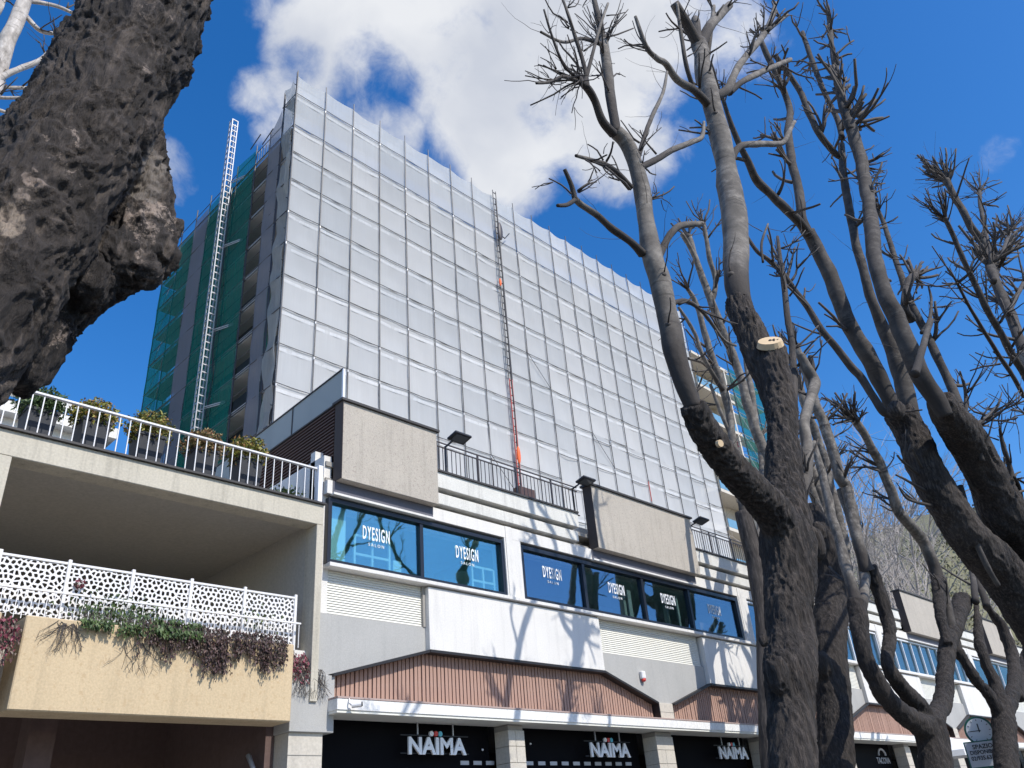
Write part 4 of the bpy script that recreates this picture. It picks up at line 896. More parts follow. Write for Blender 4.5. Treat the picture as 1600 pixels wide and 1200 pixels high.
# white market parasol by the clock
pp = at(1478, 1162, 10.3); U = thing('parasol', 'white canvas parasol under the canopy left of the clock', 'parasol', (pp.x, pp.y, 0)); cv = MB(); n = 8; rR = 1.0
cv.add([(pp.x, pp.y, pp.z + .25)] + [(pp.x + rR * cos(2 * pi * i / n), pp.y + rR * sin(2 * pi * i / n), pp.z - .25) for i in range(n)] + [(pp.x + rR * cos(2 * pi * i / n), pp.y + rR * sin(2 * pi * i / n), pp.z - .42) for i in range(n)],
       [(0, 1 + i, 1 + (i + 1) % n) for i in range(n)] + [(1 + i, 9 + i, 9 + (i + 1) % n, 1 + (i + 1) % n) for i in range(n)]); build(cv, 'canopy', 'canvas', U); build(MB().tube([(pp.x, pp.y, 0), (pp.x, pp.y, pp.z + .2)], .03, 8), 'pole', 'rail_w', U)

# ================================================================== TREES
def cr(pts, rad, step=6):
    P = [pts[0]] + list(pts) + [pts[-1]]; Rr = [rad[0]] + list(rad) + [rad[-1]]; op, orr = [], []
    for i in range(1, len(P) - 2):
        for s in range(step):
            t = s / step; a, b, c, d = P[i - 1], P[i], P[i + 1], P[i + 2]
            op.append(.5 * ((2 * b) + (c - a) * t + (2 * a - 5 * b + 4 * c - d) * t * t + (3 * b - a - 3 * c + d) * t ** 3)); orr.append(Rr[i] * (1 - t) + Rr[i + 1] * t)
    op.append(P[-2]); orr.append(Rr[-2]); return op, orr
def skel(pl, Y0, Y1=None):
    """(px, py, half width px) rows -> world points and radii; depth runs from Y0 to Y1"""
    Y1 = Y0 if Y1 is None else Y1; n = len(pl); P, Q = [], []
    for i, (x, y, r) in enumerate(pl):
        p = at(x, y, Y0 + (Y1 - Y0) * i / (n - 1)); P.append(p); Q.append(r * depth(p) / FPX)
    return P, Q
def blob_join(mbs, voxel, disp, mat, name, parent, axis=Vector((0, 0, 1)), sm=6, knots=()):
    """fuse closed lumps into one skin, then carve bark ridges into it"""
    base = MB()
    for q in mbs: base.add(q.v, q.f)
    me = base.mesh('skin', mat); o = bpy.data.objects.new('skin', me); COL.objects.link(o)
    rm = o.modifiers.new('r', 'REMESH'); rm.mode = 'VOXEL'; rm.voxel_size = voxel; s = o.modifiers.new('s', 'SMOOTH'); s.iterations = sm; s.factor = .5
    me2 = bpy.data.meshes.new_from_object(o.evaluated_get(bpy.context.evaluated_depsgraph_get())); bpy.data.objects.remove(o)
    rot = axis.rotation_difference(Vector((0, 0, 1))).to_matrix(); nor = [v.normal.copy() for v in me2.vertices]; off = WP[parent]; pos = []
    for v, nn in zip(me2.vertices, nor):
        p = v.co; d = disp(rot @ p, p); pos += list(p + nn * d - off)
    me2.vertices.foreach_set('co', pos); me2.polygons.foreach_set('use_smooth', [True] * len(me2.polygons)); me2.materials.clear(); me2.materials.append(M[mat]); me2.update(); me2.name = name
    return link(name, me2, parent, off)
def ridged(q, f, st): return 1 - 2 * abs(noise.noise(Vector((q.x * f, q.y * f, q.z * f * st))))
def bark_disp(amp, f=5, st=.22):
    def d(q, p):
        w = noise.noise_vector(p * 2.2) * .12; a = ridged(q + w, f, st); b = ridged(q + w * .6, f * 2.3, st * 1.3); l = noise.noise(p * 2.4); g = noise.noise(p * 6)
        return amp * (.6 * a + .5 * b + .7 * l + .3 * g - .75)
    return d
def twigs(mb, p, d, n, l0, l1, r, spread, rr, sub=0, curve=.26):
    for _ in range(n):
        v = (d + rv(rr) * spread).normalized(); ln = rr.uniform(l0, l1); k = rr.uniform(.6, 1.15) * r; a = p + v * .02; pts = [a]; u = v
        for q in range(4): u = (u + rv(rr) * curve * (1.6 if rr.random() < .2 else .7) + Vector((0, 0, .06))).normalized(); pts.append(pts[-1] + u * ln / 4)
        mb.tube(pts, [k * 1.1, k * .95, k * .85, k * .75, k * .68], 5)
        if sub and rr.random() < sub: twigs(mb, pts[rr.choice((2, 3))], u, rr.choice((1, 2, 3)), l0 * .4, l1 * .6, k * .55, .8, rr, 0)
def whips(mb, p, d, n, ln, rr, r=.0045):
    for _ in range(n):
        v = (d + rv(rr) * .9).normalized(); pts = [p]; L_ = ln * rr.uniform(.4, 1.2)
        for q in range(6): v = (v + rv(rr) * .25).normalized(); pts.append(pts[-1] + v * L_ / 6)
        mb.tube(pts, [r, r, r * .8, r * .7, r * .5, r * .4, r * .3], 3, False)
def limbs(root, lst, seed, stub=.5, whip=1.0, swell=.10, lightmat='bark_limb', darkmat='bark_dark', stubr=.018, stubl=(.25, .7)):
    rr = random.Random(seed); tw = MB()
    for it in lst:
        pl, y0, y1 = it[0], it[1], it[2]; opt = it[3] if len(it) > 3 else {}
        P, Q = skel(pl, y0, y1)
        if Q[0] * FPX / depth(P[0]) > 12: Q[0] *= .62; Q[1] *= .88
        P, Q = cr(P, Q)
        for i in range(len(P)):
            Q[i] *= 1 + swell * noise.noise(P[i] * 3.1); P[i] = P[i] + noise.noise_vector(P[i] * 1.7) * Q[i] * .25
        n = 14 if Q[0] > .1 else (10 if Q[0] > .05 else 7)
        build(MB().tube(P, Q, n, True, .12, seed), 'limb' if Q[0] > .045 else 'branch', opt.get('m', lightmat if Q[0] < .3 else darkmat), root, smooth=True)
        sf = depth(P[len(P) // 2]) / 17.0
        for i in range(2, len(P) - 1):
            t = (P[i + 1] - P[i - 1]).normalized(); seg = (P[i + 1] - P[i]).length / sf
            if rr.random() < stub * seg * 1.6 * opt.get('s', 1):
                v = rv(rr); v = (v - t * v.dot(t)).normalized(); b_ = P[i] + v * Q[i] * .8; d = (v + t * rr.uniform(.2, 1.0) + Vector((0, 0, .3))).normalized()
                twigs(tw, b_, d, rr.choice((1, 1, 2, 3)), stubl[0] * sf, stubl[1] * 1.25 * sf, min(stubr * 1.35 * sf, Q[i] * .5), .35, rr, .5); tw.sphere(b_, Q[i] * .36, Q[i] * .36, Q[i] * .3, 7, 5)
            if rr.random() < whip * seg * .8: whips(tw, P[i] + rv(rr) * Q[i], (t + Vector((0, 0, .4))).normalized(), 1, 1.1 * sf, rr, .0065 * sf)
        h = opt.get('head')
        if h:
            t = (P[-1] - P[-4]).normalized(); k, l0, l1, r, sp = h; r *= 1.3 * sf; l0 *= sf; l1 *= sf * 1.1; tw.sphere(P[-1], Q[-1] * 1.15, Q[-1] * 1.15, Q[-1] * 1.3, 9, 6); twigs(tw, P[-1], t, k, l0, l1, r, sp, rr, .6); twigs(tw, P[-3], t, k // 2, l0, l1, r * .8, sp, rr, .6); whips(tw, P[-1], t, k // 2, 1.0 * sf, rr, .006 * sf)
        for (px, py, k, l0, l1, r, sp, dx, dz) in opt.get('heads', []):
            fy = min(range(len(P)), key=lambda i: (Vector(scr(P[i])) - Vector((px, py))).length); p = P[fy]; d = (r0 * dx + Vector((0, 0, dz))).normalized()
            r *= 1.3 * sf; l0 *= sf; l1 *= sf * 1.1
            for q_ in range(k): pp_ = P[max(0, min(len(P) - 1, fy + rr.choice((-2, -1, 0, 1))))]; twigs(tw, pp_ + rv(rr) * Q[fy] * .5, d, 1, l0, l1, r, sp, rr, .5)
            tw.sphere(p, Q[fy] * 1.08, Q[fy] * 1.08, Q[fy] * 1.25, 9, 6); whips(tw, p, d, k // 2, .9 * sf, rr, .006 * sf)
    build(tw, 'twigs', 'twig', root, 'stuff', True)
def scr(p):
    d = p - EYE; z = d.dot(r2); return (800 + FPX * d.dot(r0) / z, 600 + FPX * d.dot(r1) / z)
def to_ground(pl, Y):
    P, Q = skel(pl, Y); b = P[0]; d = (P[0] - P[1]); d = Vector((d.x, 0, d.z)).normalized() if d.length else Vector((0, 0, -1))
    base = Vector((b.x + d.x / max(.3, -d.z) * b.z * .3, Y, -.05)); mid = (b + base) / 2
    return [base, mid] + P, [Q[0] * 1.35, Q[0] * 1.1] + Q

# --- huge near trunk on the left
TY = 3.6
tr = thing('tree', 'massive black rugged trunk with a burl leaning in at the top left', 'tree', (at(0, 600, TY).x - .9, TY, 0), 'street trees')
big = [(-330, 900, 129), (-205, 740, 119), (-125, 600, 110), (-58, 500, 105), (-5, 420, 100), (60, 320, 96), (128, 215, 93), (186, 105, 86), (232, 0, 81), (280, -110, 79), (340, -250, 77)]
P, Q = to_ground(big, TY); P2, Q2 = cr(P, Q, 4); mbs = [MB().tube(P2, Q2, 24)]
P, Q = skel([(120, 150, 60), (185, 150, 52), (218, 205, 36), (228, 270, 32), (222, 330, 44), (205, 385, 50), (160, 420, 50), (110, 470, 40), (60, 540, 40), (20, 600, 30)], TY + .05, TY + .25); P2, Q2 = cr(P, Q, 4); mbs.append(MB().tube(P2, Q2, 18))
for (x, y, r, dy) in ((215, 365, 60, .1), (240, 395, 40, .05), (180, 410, 62, .1), (262, 360, 22, .1), (130, 440, 50, .1), (225, 425, 28, 0), (280, 60, 34, .1), (272, 110, 24, .1), (312, 15, 18, .1), (120, 260, 56, -.12), (210, 150, 50, -.1), (30, 480, 50, -.05), (152, 180, 50, -.14)):
    c = at(x, y, TY + dy); k = r * .92 * depth(c) / FPX; mbs.append(MB().sphere(c, k, k, k * 1.1, 14, 10))
ax = (at(232, 0, TY) - at(-58, 500, TY)).normalized()
def dbig(q, p):
    w = noise.noise_vector(p * 4) * .09; a = ridged(q + w, 7, .4); b = ridged(q + w, 17, .55); c = noise.noise(p * 3.2); g = noise.noise(p * 9); h = noise.noise(p * 28)
    k = noise.noise(q * 45)
    e = ridged(Vector((q.x, q.y, q.z * .5)) + w * 1.5, 13, 1)
    m2 = ridged(Vector((q.x, q.y, q.z * .28)) + w * 1.2, 21, 1); m3 = ridged(Vector((q.x, q.y, q.z * .4)) + w, 40, 1)
    return .022 * a + .010 * b + .024 * c + .007 * g + .003 * h + .003 * k + .004 * e + .021 * m2 + .010 * m3 - .03
blob_join(mbs, .0115, dbig, 'bark_big', 'trunk', tr, ax, 3)
# --- pale lit branches behind it
pt = thing('tree', 'pale sunlit branches behind the massive trunk in the top left corner', 'tree', (at(-40, 200, 9.5).x - .3, 9.5, 0), 'street trees')
P, Q = to_ground([(-120, 420, 20), (-60, 260, 17), (-10, 130, 14), (10, 67, 12), (22, 42, 11), (32, 17, 11), (44, -20, 9), (60, -90, 8)], 9.5); P, Q = cr(P, Q); build(MB().tube(P, Q, 12, True, .1), 'trunk', 'bark_pale', pt, smooth=True)
limbs(pt, [([(-30, 160, 7), (0, 123, 5), (30, 107, 4.5), (62, 95, 4), (78, 80, 3.5), (90, 60, 3)], 9.5, 9.2, dict(m='bark_pale')), ([(-30, 125, 4), (0, 135, 3.2), (47, 137, 2.8), (80, 136, 2)], 9.5, 9.6, dict(m='bark_pale')),
           ([(-30, 145, 4), (0, 152, 3), (40, 153, 2.6), (70, 158, 2)], 9.5, 9.1, dict(m='bark_pale')), ([(38, 22, 4), (63, 48, 3.5), (90, 53, 3), (110, 60, 2)], 9.5, 9.3, dict(m='bark_pale')), ([(40, 0, 4), (83, 8, 3), (108, 18, 2.5), (130, 30, 2)], 9.5, 9.6, dict(m='bark_pale')),
           ([(-30, 165, 3), (0, 172, 3), (20, 180, 2)], 9.5, 9.6, dict(m='bark_pale')), ([(-20, 30, 9), (-2, 10, 8), (5, -30, 7)], 9.5, 9.6, dict(m='bark_pale'))], 3, 1.6, 2.5, stubr=.014, stubl=(.2, .5))

# --- main tree, right of centre
Y1_ = 2.4
t1 = thing('tree', 'large pollarded tree with furrowed trunk and freshly sawn stub, in front of the shops', 'tree', (at(1245, 1260, Y1_).x, Y1_, 0), 'street trees')
tk_ = [(1250, 1290, 40), (1240, 1200, 38), (1236, 1100, 36), (1234, 1050, 40), (1239, 1000, 38), (1232, 950, 36), (1235, 900, 41), (1230, 850, 44), (1227, 800, 36), (1226, 740, 29), (1223, 680, 24), (1219, 620, 23), (1211, 570, 22), (1207, 542, 21)]
P, Q = to_ground(tk_, Y1_); P, Q = cr(P, Q, 4); mbs = [MB().tube(P, Q, 20)]
P, Q = skel([(1222, 660, 18), (1207, 610, 21), (1190, 565, 23), (1175, 525, 23), (1162, 495, 22), (1153, 470, 20)], Y1_ + 0.050, Y1_ + 0.225); P, Q = cr(P, Q, 4); mbs.append(MB().tube(P, Q, 16))
P, Q = skel([(1225, 830, 34), (1205, 795, 30), (1180, 768, 27), (1150, 738, 27), (1120, 700, 26), (1097, 667, 23), (1083, 632, 21)], Y1_ - 0.025, Y1_ - 0.175); P, Q = cr(P, Q, 4); mbs.append(MB().tube(P, Q, 16))
for (x, y, r, dy) in ((1270, 850, 24, -.1), (1262, 900, 20, -.2), (1215, 1055, 26, -.25), (1238, 1060, 22, -.3), (1250, 805, 24, 0), (1172, 497, 16, .3), (1280, 830, 14, 0), (1245, 960, 16, -.3), (1193, 1000, 10, -.1)):
    c = at(x, y, Y1_ + dy * .25 + .04); k = r * .78 * depth(c) / FPX; mbs.append(MB().sphere(c, k, k, k * 1.5, 12, 9))
blob_join(mbs, .0108, bark_disp(.021, 20, .13), 'bark_trunk', 'trunk', t1, Vector((.05, 0, 1)), 2)
n_ = Vector((-.62, -.42, .66)).normalized(); c = at(1204, 545, Y1_) + n_ * .085; build(MB().tube([c - n_ * .06, c - n_ * .012], [21 * depth(c) / FPX, 18 * depth(c) / FPX], 18), 'sawn_end', 'cutwood', t1)
c = at(1122, 694, Y1_ - 0.26); build(MB().tube([c, c + Vector((-.006, -.022, -.004))], .022, 10), 'sawn_end', 'cutwood', t1)
YA, YB = Y1_ + 0.225, Y1_ - 0.175; hd = (14, .35, .9, .02, .75)
limbs(t1, [
    ([(1164, 495, 25), (1150, 450, 22), (1149, 400, 20), (1141, 300, 18), (1126, 220, 16), (1111, 160, 15), (1099, 110, 13), (1091, 70, 12)], YA, YA + 0.250, dict(heads=[(1095, 62, 6, .4, 1.0, .03, .6, -.1, 1)])),
    ([(1092, 75, 9), (1075, 40, 8), (1055, 5, 7)], YA + 0.250, YA + 0.200), ([(1092, 70, 7), (1086, 30, 6)], YA + 0.250, YA + 0.300), ([(1094, 72, 9), (1112, 38, 8), (1140, 8, 6)], YA + 0.250, YA + 0.100),
    ([(1110, 168, 7), (1086, 140, 6), (1058, 124, 6), (1040, 100, 5), (1025, 91, 4.5), (1009, 72, 4), (993, 26, 2.5)], YA + 0.175, YA + 0.050, dict(heads=[(1012, 74, 4, .3, .8, .016, .6, -.8, .6)])),
    ([(1086, 142, 4), (1072, 100, 3.5), (1062, 40, 3), (1058, 5, 2)], YA + 0.175, YA), ([(1115, 150, 8), (1137, 140, 7), (1150, 112, 6), (1165, 89, 5.5), (1198, 47, 5), (1212, 5, 3)], YA + 0.200, YA, dict(heads=[(1197, 47, 5, .3, .7, .016, .7, .8, .4)])),
    ([(1198, 48, 4), (1230, 23, 3)], YA, YA - 0.050), ([(1140, 145, 5.5), (1160, 128, 5), (1193, 112, 5), (1235, 93, 3.5)], YA + 0.175, YA - 0.050), ([(1105, 90, 4), (1110, 50, 4), (1115, 10, 3)], YA + 0.250, YA + 0.150),
    ([(1143, 250, 6), (1156, 229, 5.5), (1190, 225, 5), (1221, 224, 4.5), (1232, 208, 4), (1242, 190, 3)], YA + 0.100, YA - 0.100),
    ([(1085, 640, 22), (1066, 592, 18), (1054, 550, 17), (1045, 500, 16.5), (1030, 440, 16), (1017, 400, 15.5), (1009, 350, 14), (1003, 300, 13), (990, 250, 12), (975, 220, 12), (960, 206, 11)], YB, YB + 0.150, dict()),
    ([(962, 208, 8), (956, 170, 8), (950, 110, 8), (943, 62, 7.5)], YB + 0.150, YB + 0.200, dict(head=(12, .3, 1.1, .016, .55))), ([(943, 65, 6), (935, 30, 5), (924, -15, 3.5)], YB + 0.200, YB + 0.250),
    ([(957, 208, 8), (940, 188, 7), (929, 158, 6), (918, 138, 6), (905, 126, 5.5)], YB + 0.150, YB + 0.050, dict(head=(13, .35, 1.1, .016, .7))), ([(918, 138, 4), (912, 100, 3.5), (895, 45, 3), (880, 0, 2)], YB + 0.050, YB + 0.050), ([(912, 135, 4), (925, 90, 3), (938, 40, 2.5), (950, 5, 2)], YB + 0.050, YB),
    ([(906, 126, 3), (880, 100, 2.5), (862, 55, 2), (850, 15, 1.6)], YB + 0.050, YB), ([(943, 70, 4), (910, 60, 3), (880, 66, 2.5), (845, 50, 2)], YB + 0.200, YB + 0.100), ([(905, 128, 4), (880, 120, 3), (860, 128, 2.6), (838, 130, 2)], YB + 0.050, YB),
    ([(1003, 397, 8), (985, 378, 6), (955, 355, 6), (932, 334, 5.5), (910, 320, 5), (898, 310, 5)], YB + 0.100, YB - 0.050, dict(s=.4)), ([(898, 311, 4.5), (893, 290, 4), (882, 264, 3)], YB - 0.050, YB - 0.075), ([(899, 311, 4), (885, 320, 3.5), (871, 321, 3)], YB - 0.050, YB - 0.075),
    ([(985, 292, 5.5), (965, 270, 5), (946, 257, 4.5), (925, 250, 3.5), (900, 243, 2.5)], YB + 0.150, YB, dict(s=2.5)), ([(1000, 262, 5.5), (1025, 250, 5), (1053, 233, 5), (1080, 222, 4.5), (1097, 214, 4), (1100, 190, 2)], YB + 0.150, YB + 0.050, dict(s=.4)),
    ([(996, 250, 4), (1008, 210, 3.5), (1021, 177, 3.5), (1036, 145, 3), (1042, 112, 2)], YB + 0.150, YB + 0.100), ([(1027, 405, 7), (1038, 382, 6), (1050, 362, 6), (1065, 352, 5.5), (1097, 350, 4.5)], YB + 0.100, YB + 0.050, dict(s=.5)), ([(1040, 480, 5), (1070, 470, 4), (1100, 490, 3), (1130, 530, 2.5), (1150, 540, 2)], YB + 0.050, YB + 0.150),
    ([(1192, 410, 2), (1190, 380, 2), (1200, 345, 2)][:2] + [(1200, 350, 1.6)], YA, YA),
    ([(1236, 812, 12), (1254, 765, 11), (1262, 706, 9), (1257, 660, 8), (1266, 620, 8), (1272, 598, 9), (1262, 577, 8), (1250, 553, 5)], Y1_ + 0.050, Y1_ + 0.100, dict(s=2)), ([(1271, 600, 6), (1269, 575, 5), (1266, 556, 3.5)], Y1_ + 0.100, Y1_ + 0.075),
    ([(1250, 770, 8), (1247, 730, 6), (1241, 690, 6), (1240, 600, 6), (1237, 533, 5.5), (1230, 490, 5), (1224, 440, 4.5), (1215, 370, 2.5)], Y1_ + 0.150, Y1_ + 0.300, dict(s=1.5, m='bark_dark')),
], 11, .55, 1.2)

# --- tree behind the netting edge (thin pale stems)
Y7 = 10.0
t7 = thing('tree', 'slender tree with several pale upright stems between the white netting and the big stub', 'tree', (at(1200, 1200, Y7).x, Y7, 0), 'street trees')
P, Q = to_ground([(1205, 1200, 16), (1196, 1000, 15), (1184, 900, 14), (1172, 850, 13), (1160, 800, 12)], Y7); P, Q = cr(P, Q); build(MB().tube(P, Q, 12, True, .15), 'trunk', 'bark_dark', t7, smooth=True)
limbs(t7, [([(1190, 900, 9.1), (1196, 820, 8.4), (1200, 760, 7.6), (1200, 728, 7.6), (1184, 682, 7.6), (1169, 634, 7.2), (1154, 580, 6.8), (1133, 526, 6.5), (1112, 472, 6.1), (1100, 440, 5.3), (1086, 400, 4.6), (1077, 370, 4.6)], Y7, Y7 + .3, dict(head=(7, .3, .8, .02, .5))),
           ([(1165, 820, 7.6), (1155, 760, 6.8), (1149, 724, 6.1), (1145, 688, 6.1), (1139, 640, 6.1), (1127, 598, 6.1), (1115, 565, 5.7), (1104, 530, 5.3), (1096, 500, 4.6), (1086, 470, 3.8), (1075, 452, 3.0)], Y7, Y7 - .2, dict(head=(5, .3, .8, .018, .6))),
           ([(1184, 870, 6.1), (1190, 800, 5.3), (1190, 724, 4.6), (1180, 650, 4.6), (1172, 600, 4.6), (1165, 560, 3.8), (1160, 500, 3.0)], Y7, Y7 + .5), ([(1112, 472, 4.6), (1118, 440, 3.8), (1108, 400, 3.8), (1100, 350, 3.0)], Y7 + .2, Y7, dict(head=(6, .3, .9, .016, .5))),
           ([(1130, 610, 3.8), (1100, 560, 3.4), (1085, 520, 3.0), (1060, 480, 2.3)], Y7 - .2, Y7 - .3), ([(1100, 440, 3.8), (1085, 400, 3.8), (1065, 365, 3.0)], Y7 + .3, Y7 + .2), ([(1125, 590, 3.8), (1100, 568, 3.0), (1075, 560, 2.3)], Y7, Y7), ([(1150, 700, 3.0), (1125, 640, 3.0), (1110, 600, 2.3)], Y7, Y7)], 21, .7, 1.4)

# --- second dark trunk and its stems
Y2_ = 9.4
t2 = thing('tree', 'dark second trunk immediately right of the large furrowed trunk, with thin rising stems', 'tree', (at(1306, 1260, Y2_).x, Y2_, 0), 'street trees')
P, Q = to_ground([(1308, 1290, 28), (1307, 1200, 28), (1303, 1100, 27), (1296, 1000, 27), (1301, 940, 25), (1301, 900, 28), (1288, 860, 25), (1276, 820, 18), (1270, 790, 12)], Y2_); P, Q = cr(P, Q, 4); mbs = [MB().tube(P, Q, 16)]
for (x, y, r) in ((1318, 890, 18), (1310, 860, 16), (1285, 1040, 20), (1325, 930, 14), (1300, 1080, 24)): c = at(x, y, Y2_ - .05); k = r * .85 * depth(c) / FPX; mbs.append(MB().sphere(c, k, k, k * 1.3))
blob_join(mbs, .05, bark_disp(.045, 5, .18), 'bark_shade', 'trunk', t2, Vector((0, 0, 1)), 2)
limbs(t2, [([(1304, 885, 11), (1296, 840, 10), (1289, 795, 9.5), (1276, 757, 9), (1264, 722, 8), (1258, 690, 7), (1256, 650, 6)], Y2_, Y2_ + .2), ([(1325, 900, 8), (1318, 850, 8), (1311, 817, 8), (1298, 765, 7.5), (1289, 720, 7), (1274, 675, 6.5), (1257, 632, 6), (1250, 600, 5)], Y2_, Y2_ - .2, dict(head=(6, .3, .8, .018, .7))),
           ([(1290, 860, 8), (1280, 800, 7), (1268, 760, 6), (1262, 720, 5)], Y2_, Y2_)], 31, .5, 1.0)

# --- third tree (forked)
Y3_ = 7.4
t3 = thing('tree', 'forked black tree with wide V shaped limbs in front of the small grey shop name', 'tree', (at(1464, 1240, Y3_).x, Y3_, 0), 'street trees')
P, Q = to_ground([(1472, 1290, 26.4), (1463, 1200, 25.5), (1456, 1155, 25.5), (1449, 1125, 24.6)], Y3_); P, Q = cr(P, Q, 4); mbs = [MB().tube(P, Q, 16)]
for pl in ([(1449, 1140, 22.9), (1432, 1130, 17.6), (1402, 1108, 15.8), (1374, 1074, 15.0), (1350, 1020, 13.2), (1342, 965, 15.0), (1338, 940, 14.1)], [(1452, 1130, 17.6), (1441, 1108, 14.1), (1408, 1074, 13.2), (1387, 1038, 10.6), (1390, 1000, 10.6), (1386, 965, 10.6), (1372, 920, 11.4), (1357, 885, 12.3)], [(1455, 1140, 21.1), (1462, 1118, 15.0), (1474, 1095, 14.1), (1477, 1050, 13.2), (1481, 1008, 13.2), (1496, 966, 13.2), (1504, 938, 15.0)], [(1481, 1008, 8.8), (1470, 960, 8.8), (1467, 925, 10.6), (1463, 898, 8.8)]):
    P, Q = skel(pl, Y3_, Y3_ + .2); P, Q = cr(P, Q, 4); mbs.append(MB().tube(P, Q, 12))
blob_join(mbs, .042, bark_disp(.035, 6, .25), 'bark_shade', 'trunk', t3, Vector((0, 0, 1)), 2)
limbs(t3, [([(1357, 893, 11.4), (1350, 877, 9.7), (1337, 827, 9.2), (1324, 765, 8.8), (1311, 741, 8.4), (1292, 675, 7.9), (1278, 640, 7.5), (1270, 615, 7.0), (1257, 578, 6.2), (1244, 544, 5.3)], Y3_ + .2, Y3_ + .4, dict(heads=[(1291, 667, 3, .3, .8, .03, .8, .7, .8)], head=(5, .3, .7, .02, .6))),
           ([(1340, 950, 11.4), (1330, 915, 8.8), (1318, 870, 7.9), (1308, 835, 7.5), (1296, 790, 7.0), (1285, 740, 6.2), (1270, 690, 5.3)], Y3_ + .2, Y3_ + .5), ([(1345, 960, 8.8), (1352, 900, 7.9), (1340, 850, 7.0), (1325, 800, 6.2), (1312, 765, 5.3)], Y3_ + .2, Y3_ + .5),
           ([(1464, 905, 9.7), (1458, 882, 9.2), (1442, 844, 8.8), (1424, 822, 8.4), (1405, 799, 7.9), (1392, 768, 7.5), (1382, 742, 7.0), (1373, 720, 7.0), (1364, 705, 6.6), (1349, 676, 6.2), (1336, 657, 6.2)], Y3_ + .2, Y3_ - .1, dict(head=(20, .3, .75, .022, .75), heads=[(1378, 735, 4, .4, .8, .02, .4, -1, .2), (1362, 704, 4, .35, .7, .018, .4, -1, .3), (1402, 798, 2, .4, .7, .025, .3, -1, .4)]))], 41, .35, .8)
# --- fourth tree
Y4_ = 7.2
t4 = thing('tree', 'dark multi-limbed tree directly right of the street clock', 'tree', (at(1575, 1260, Y4_).x, Y4_, 0), 'street trees')
P, Q = to_ground([(1582, 1290, 20.0), (1574, 1200, 19.2), (1569, 1140, 17.8), (1566, 1095, 17.0)], Y4_); P, Q = cr(P, Q, 4); mbs = [MB().tube(P, Q, 14)]
for pl in ([(1560, 1110, 11.1), (1545, 1085, 9.6), (1525, 1062, 8.9), (1508, 1035, 8.1), (1496, 1015, 8.9)], [(1563, 1100, 11.1), (1556, 1070, 9.6), (1540, 1035, 8.9), (1530, 1000, 8.1), (1527, 960, 5.9), (1524, 935, 5.2)], [(1572, 1110, 13.3), (1584, 1075, 11.1), (1583, 1030, 9.6), (1568, 985, 8.9), (1555, 965, 6.7), (1540, 945, 5.9)], [(1590, 1090, 10.4), (1600, 1050, 10.4), (1612, 1000, 9.6)]):
    P, Q = skel(pl, Y4_, Y4_ + .2); P, Q = cr(P, Q, 4); mbs.append(MB().tube(P, Q, 12))
blob_join(mbs, .05, bark_disp(.04, 6, .25), 'bark_shade', 'trunk', t4, Vector((0, 0, 1)), 2)
limbs(t4, [([(1498, 1020, 8.1), (1488, 980, 6.7), (1480, 940, 5.9), (1470, 900, 5.2)], Y4_ + .3, Y4_ + .3), ([(1524, 940, 5.2), (1520, 900, 4.4), (1512, 860, 3.7)], Y4_, Y4_ + .2), ([(1542, 948, 5.9), (1530, 910, 5.2), (1520, 870, 4.4)], Y4_, Y4_ + .2)], 51, .6, .8, lightmat='bark_limb_dim')
# --- fifth tree, close, leaning in from the right
Y5_ = 3.4
t5 = thing('tree', 'thick leaning double limbed tree entering from the right edge, crowns full of cut stubs', 'tree', (at(1640, 1010, Y5_).x + 1.2, Y5_, 0), 'street trees')
b0_ = at(1655, 1030, Y5_)
mbs = [MB().tube([Vector((b0_.x + 1.1, Y5_, -.05)), Vector((b0_.x + .8, Y5_, 2)), b0_ + Vector((.1, 0, -.3)), at(1640, 960, Y5_)], [.85, .7, .6, .5], 20)]
for pl, ya, yb in (([(1650, 1010, 38.1), (1600, 945, 36.5), (1562, 890, 34.7), (1522, 850, 31.5), (1487, 800, 29.0), (1462, 760, 28.2), (1441, 720, 26.5), (1422, 672, 25.7), (1402, 642, 23.2)], 0, .3), ([(1650, 960, 34.7), (1612, 870, 36.5), (1575, 812, 34.7), (1555, 770, 31.5), (1530, 722, 29.8), (1507, 682, 29.8), (1482, 650, 24.8), (1468, 622, 19.9)], -.2, -.5)):
    P, Q = skel(pl, Y5_ + ya, Y5_ + yb); P, Q = cr(P, Q, 4); mbs.append(MB().tube(P, Q, 18))
for (x, y, r) in ((1490, 650, 21.5), (1508, 668, 18.2), (1565, 780, 26.5), (1590, 812, 26.5), (1530, 715, 21.5), (1400, 640, 16.6)): c = at(x, y, Y5_ - .12); k = r * .85 * depth(c) / FPX; mbs.append(MB().sphere(c, k, k, k * 1.2))
blob_join(mbs, .030, bark_disp(.034, 8, .22), 'bark_trunk', 'trunk', t5, (at(1402, 642, Y5_) - at(1600, 945, Y5_)).normalized(), 2)
ya, yb = Y5_ + .3, Y5_ - .5
